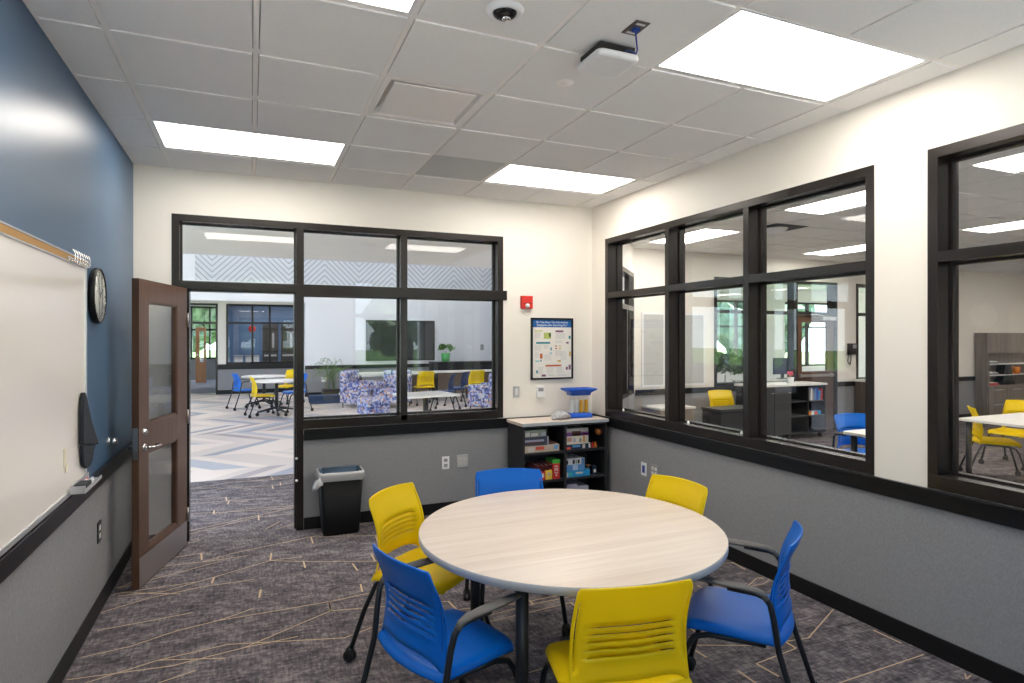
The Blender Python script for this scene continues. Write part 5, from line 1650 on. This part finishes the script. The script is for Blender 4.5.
for i, x in enumerate((0.36, 0.95)):
    t = thing('double_door', ('left' , 'right')[i] + ' black door in the distant blue room', 'door', (x, 22.6, 0), 0, 'black doors in the blue room')
    MB().box(0, 0.50, -0.06, 0, 0.01, 2.10).build('door_leaf', 'blackdoor', t)
    MB().box(0.05, 0.45, -0.11, -0.06, 1.0, 1.06).build('push_bar', 'steel', t)
    MB().box(0.30, 0.37, -0.066, -0.06, 1.3, 1.8).build('door_lite', 'grey', t)
for i, (x, w) in enumerate(((-0.52, 0.26), (-0.18, 0.42))):
    t = thing('white_counter', ('narrow', 'wide')[i] + ' white cabinet in the distant blue room', 'cabinet', (x, 21.6, 0), 0, 'white cabinets in the blue room')
    MB().box(0, w, 0, 0.5, 0, 1.02).build('body', 'offwhite', t)
    MB().box(-0.01, w + 0.01, -0.02, 0.5, 1.02, 1.06).build('cabinet_top', 'grey', t)
t = tag(MB().lathe([(0, -0.03), (0.10, -0.03), (0.12, 0)], (0, 0, 0), 20, axis='y').build('red_wall_sign', 'red'), 'round red sign on the distant blue wall', 'sign')
t.location = (0.02, 22.6, 1.95)
ceiling_light(0.4, 21.0, 2.89, 'LED panel inside the distant blue room', m='panelhall', group='LED panels far away')  # unseen lamp added to light the blue room
ceiling_light(2.6, 21.0, 2.89, 'LED panel inside the distant blue room, hidden right of the doorway', m='panelhall', group='LED panels far away')  # second hidden lamp, added to brighten the blue room further
ceiling_light(-2.2, 23.0, 2.89, 'LED panel in the far vestibule left of the blue room', group='LED panels far away')
# exterior wall far beyond
mb = MB()
Y = 26.5
mb.box(-7.0, 1.0, Y, Y + 0.2, 0, 0.80, 1); mb.box(-7.0, 1.0, Y, Y + 0.2, 2.85, 3.1, 0)
mb.box(-7.0, -4.6, Y, Y + 0.2, 0.8, 2.85, 0); mb.box(-0.9, 1.0, Y, Y + 0.2, 0.8, 2.85, 0)
mb.box(-7.0, -6.9, 20, Y, 0, 2.9, 0)
struct(mb.build('wall_exterior', ['wall', 'fabric']))
r = sroot('window_15')
mb = MB()
for x in (-4.6, -3.9, -3.2, -2.6, -2.14, -1.5, -0.95):
    mb.box(x - 0.03, x + 0.03, Y - 0.02, Y + 0.1, 0.8, 2.85)
for z in (0.80, 1.92, 2.18, 2.80):
    mb.box(-4.6, -0.9, Y - 0.02, Y + 0.1, z, z + 0.07)
mb.build('window_frame', 'frame', r)
portal((-2.75, Y + 0.25, 1.85), (-PI / 2, 0, 0), 3.6, 2.0)
d3 = sroot('door_3', (-1.86, 24.6, 0))
mb = MB(); mb.box(0, 0.13, 0, 0.05, 0.01, 2.02); mb.box(0.27, 0.34, 0, 0.05, 0.01, 2.02); mb.box(0.13, 0.27, 0, 0.05, 0.01, 0.75); mb.box(0.13, 0.27, 0, 0.05, 1.88, 2.02)
mb.build('door_leaf', 'orangewood', d3)
MB().box(0.13, 0.27, 0.02, 0.026, 0.75, 1.88).build('glass_pane', 'glass', d3)
MB().box(0.02, 0.10, -0.05, 0, 1.0, 1.04).build('door_handle', 'steel', d3)

# outdoors
mb = MB(); mb.box(-12, 16, -16, -2.16, -0.09, -0.04); struct(mb.build('ground', mat('pale_paving', (0.72, 0.70, 0.66), 0.9)))  # unseen pale ground added to bounce sunlight up to the ceiling
mb = MB(); mb.box(-60, 60, 27.0, 90, -0.10, -0.05); mb.box(-60, 60, -70, -2.6, -0.10, -0.05); mb.box(-60, -7.4, -2.6, 27.0, -0.10, -0.05); mb.box(22, 60, -2.6, 27, -0.10, -0.05)
mb.box(9.3, 22, 14.1, 27, -0.10, -0.05)
struct(mb.build('ground', 'grass'))
rng = random.Random(77)
def tree(label, x, y, h, seed, group):
    t = thing('tree', label, 'tree', (x, y, -0.05), 0, group)
    r2 = random.Random(seed)
    mb = MB()
    R = h * 0.40
    for i in range(26):
        a, b, q = r2.uniform(0, 2 * PI), r2.uniform(-0.9, 1.2), r2.uniform(0.2, 0.85)
        c = Vector((R * q * math.cos(a) * math.cos(b), R * q * math.sin(a) * math.cos(b), h * 0.44 + R * 1.15 * q * math.sin(b)))
        s = R * r2.uniform(0.22, 0.42)
        res = bmesh.ops.create_icosphere(mb.bm, subdivisions=2, radius=s, matrix=Matrix.Translation(c))
        for v in res['verts']:
            v.co += (v.co - c) * r2.uniform(-0.28, 0.28)
    mb.build('crown', 'tree', t)
    MB().tube([(0, 0, 0), (0.05, 0, h * 0.25), (0, 0.05, h * 0.55)], [h * 0.03, h * 0.022, h * 0.012], 8).build('trunk', 'bark', t)
tree('tall green tree outside the farthest window beside the door leaf', -3.2, 33.0, 7.0, 1, 'trees outside the farthest window')
tree('green tree outside, right of the one seen in the farthest window', 2.9, 36.5, 6.5, 2, 'trees outside the farthest window')
tree('green tree outside, left of the one seen in the farthest window', -9.4, 37.5, 7.0, 3, 'trees outside the farthest window')
for i, (x, y) in enumerate(((7.6, 22.0), (12.6, 24.0), (17.6, 21.5), (22.6, 24.0))):
    tree('green tree outside the windows beyond the neighbouring room, ' + ('leftmost', 'second from left', 'third from left', 'rightmost')[i], x + 3, y, 5.8, 20 + i, 'trees beyond the neighbouring room')
for i, (x, y) in enumerate(((-7.0, -22.0), (0.5, -25.0), (8.0, -21.5), (15.5, -25.0))):
    tree('tree on the lawn behind the camera, ' + ('first', 'second', 'third', 'fourth')[i] + ' from the blue wall side', x, y, 7.5, 40 + i, 'trees behind the camera')

# ---------------------------------------------------------------- hall furniture
def pedestal_table(label, x, y, r_, group='round hall tables'):
    t = thing('pedestal_table', label, 'table', (x, y, 0), 0, group)
    MB().lathe([(0, 0.740), (r_ - 0.005, 0.740), (r_, 0.735), (r_, 0.712), (0, 0.710)], (0, 0, 0), 40).build('tabletop', 'whitetop', t)
    MB().tube([(0, 0, 0.12), (0, 0, 0.709)], 0.035, 12).build('column', 'leg', t)
    for k in range(4):
        a = k * PI / 2 + 0.4
        ft = MB().tube([(0, 0, 0.16), (0.22 * math.cos(a), 0.22 * math.sin(a), 0.12), (0.42 * math.cos(a), 0.42 * math.sin(a), 0.085)], [0.03, 0.024, 0.018], 8).build('base_foot', 'leg', t)
        MB().lathe([(0, -0.015), (0.035, -0.015), (0.038, 0), (0.035, 0.015), (0, 0.015)], (0.42 * math.cos(a), 0.42 * math.sin(a), 0.038), 12, axis='y').build('caster', 'rubber', ft)
    return t
pedestal_table('farther white round table in the hall through the doorway', 0.28, 15.6, 0.50)
pedestal_table('nearer white round table in the hall through the doorway', 0.50, 13.9, 0.52)
gh = 'chairs at the hall tables'
place_copy(c_yel, 'yellow chair on the left of the hall table, nearest the doorway', (-0.02, 13.75), 10, gh)
place_copy(c_blue, 'blue chair on the left of the farther hall table', (-0.38, 15.25), 20, gh)
place_copy(c_yel, 'yellow chair behind the hall tables at the doorway right edge', (1.0, 16.35), 225, gh)
place_copy(c_blue, 'blue chair on the right of the hall table by the black door post', (1.12, 14.5), 200, gh)

def armchair(label, x, y, rz):
    t = thing('lounge_chair', label, 'lounge chair', (x, y, 0), rz, 'floral lounge chairs in the hall')
    def soft(nm, a):
        o = MB().box(*a).build(nm, 'print', t); md = o.modifiers.new('b', 'BEVEL'); md.width = 0.04; md.segments = 3; return o
    soft('seat_cushion', (-0.22, 0.32, -0.26, 0.26, 0.12, 0.44))
    soft('backrest', (-0.40, -0.20, -0.34, 0.34, 0.10, 0.86))
    soft('armrest', (-0.22, 0.32, 0.262, 0.36, 0.10, 0.60))
    soft('armrest', (-0.22, 0.32, -0.36, -0.262, 0.10, 0.60))
    for sx in (-0.33, 0.27):
        for sy in (-0.29, 0.29):
            MB().tube([(sx, sy, 0), (sx, sy, 0.11)], [0.014, 0.02], 8).build('foot', 'leg', t)
    return t
armchair('blue and white floral armchair in the middle of the hall, back to the plant', 2.43, 14.75, -0.6)
armchair('floral armchair partly hidden by the black window mullion', 3.10, 14.35, -2.2)
armchair('floral armchair at the right edge of the back window', 4.95, 12.9, 2.3)
t = thing('floral_ottoman', 'low floral ottoman in front of the hall armchair', 'ottoman', (2.35, 12.75, 0), 0.3)
o = MB().box(-0.26, 0.26, -0.24, 0.24, 0.06, 0.40).build('cushion', 'print', t, bevel=0.03)
MB().box(-0.20, 0.20, -0.18, 0.18, 0.0, 0.06).build('base', 'leg', t)
t = thing('lounge_table', 'white square cafe table in the hall behind the right back pane', 'table', (2.62, 9.62, 0), 0.15)
MB().prism(rrect(0.44, 0.40, 0.06), 0.712, 0.740).build('tabletop', 'whitetop', t, bevel=0.003)
MB().tube([(0, 0, 0.03), (0, 0, 0.711)], 0.045, 12).lathe([(0, 0), (0.26, 0), (0.26, 0.012), (0.05, 0.035), (0, 0.035)], (0, 0, 0), 24).build('pedestal', 'leg', t)
t = thing('counter_table', 'long white topped counter against the hall far wall', 'counter', (2.5, 15.4, 0))
MB().box(0, 4.0, 0, 0.6, 0.712, 0.750).build('counter_top', 'whitetop', t)
for i, x in enumerate((0.02, 1.0, 2.0, 3.0, 3.96)):
    MB().box(x, x + 0.03, 0.03, 0.57, 0, 0.711).build('leg', 'leg', t)
MB().box(1.2, 3.9, 0.54, 0.57, 0.12, 0.66).build('modesty_panel', mat('tan_panel', (0.36, 0.28, 0.22), 0.5), t)
place_copy(c_yel, 'yellow chair in front of the white hall counter, left of two', (3.93, 14.35), 92, 'yellow chairs at the hall counter')
place_copy(c_yel, 'yellow chair in front of the white hall counter, right of two', (5.23, 14.3), 92, 'yellow chairs at the hall counter')
t = dup(make_chair('dark blue chair below the green potted plant in the hall', 'navypl', False, (4.15, 13.1, 0), 2.6, 'dark blue hall chairs'), (4.75, 13.9, 0), 2.4, 'dark blue chair behind the other one in the hall', 'dark blue hall chairs')
tv = thing('wall_television', 'large dark wall screen on the hall far wall', 'television', (4.06, 17.7, 1.566))
MB().box(-1.02, 1.02, -0.07, 0, -0.59, 0.59).build('screen_frame', 'rubber', tv)
MB().box(-0.98, 0.98, -0.074, -0.07, -0.55, 0.55).build('screen', 'screen', tv)
wall_plate('wall_outlet', 'white outlet on the grey panel of the hall far wall', 'outlet', (1.876, 17.7, 0.47), 0, 0.13, 0.13, 'data')
pl = thing('potted_grass', 'spiky green plant in a black square planter by the hall wall', 'plant', (1.98, 17.0, 0))
MB().box(-0.22, 0.22, -0.2, 0.2, 0, 0.26).build('planter', 'terracotta', pl, bevel=0.004)
mb = MB(); rng = random.Random(31)
for i in range(60):
    a = rng.uniform(0, 2 * PI); L = rng.uniform(0.35, 0.75); o = rng.uniform(0.12, 0.42); b0 = Vector((rng.uniform(-0.12, 0.12), rng.uniform(-0.1, 0.1), 0.25 + (0.25 if i % 2 else 0)))
    mb.tube([b0, b0 + Vector((o * 0.4 * math.cos(a), o * 0.4 * math.sin(a), L * 0.7)), b0 + Vector((o * math.cos(a), o * math.sin(a), L * 0.85)), b0 + Vector((o * 1.4 * math.cos(a), o * 1.4 * math.sin(a), L * 0.6))], [0.006, 0.014, 0.010, 0.002], 4, rb=0.002)
mb.build('grass_blades', 'leaf', pl)
MB().tube([(-0.12, 0, 0.24), (-0.10, 0, 0.6)], 0.014, 8).tube([(0.06, 0, 0.24), (0.05, 0, 0.55)], 0.014, 8).build('cane', mat('cane_tan', (0.40, 0.30, 0.18), 0.7), pl)
t = thing('low_bench', 'low dark blue bench on the hall floor in front of the planter', 'bench', (1.66, 15.5, 0))
o = MB().box(-0.36, 0.36, -0.2, 0.2, 0.04, 0.24).build('cushion', 'navy', t, bevel=0.02)
MB().box(0.365, 0.42, -0.2, 0.2, 0.0, 0.26).box(-0.34, 0.364, -0.18, 0.18, 0.0, 0.039).build('frame', 'offwhite', t, bevel=0.01)
t = thing('credenza', 'black low credenza against the hall wall below the green plant', 'cabinet', (4.9, 17.1, 0))
MB().box(0, 2.0, 0, 0.5, 0.05, 0.90).build('body', 'cab', t, bevel=0.003)
MB().box(-0.02, 2.02, -0.02, 0.52, 0.90, 0.93).build('cabinet_top', 'cab', t)
MB().box(0.03, 1.97, 0.03, 0.47, 0.0, 0.05).build('plinth', 'black', t)
bush('potted_plant', 'small plant in a green pot on the black hall credenza', 'plant', (5.32, 17.3, 0.9305), 0.30, 0.30, 90, 17, pot=('potgreen', 0.14, 0.26), stem_h=0.24)
tag(MB().box(-0.05, 0.05, -0.03, 0, -0.09, 0.09).build('wall_thermostat', 'grey'), 'tiny grey wall sensor on the hall far wall right of the green plant', 'sensor').location = (6.62, 17.7, 1.35)
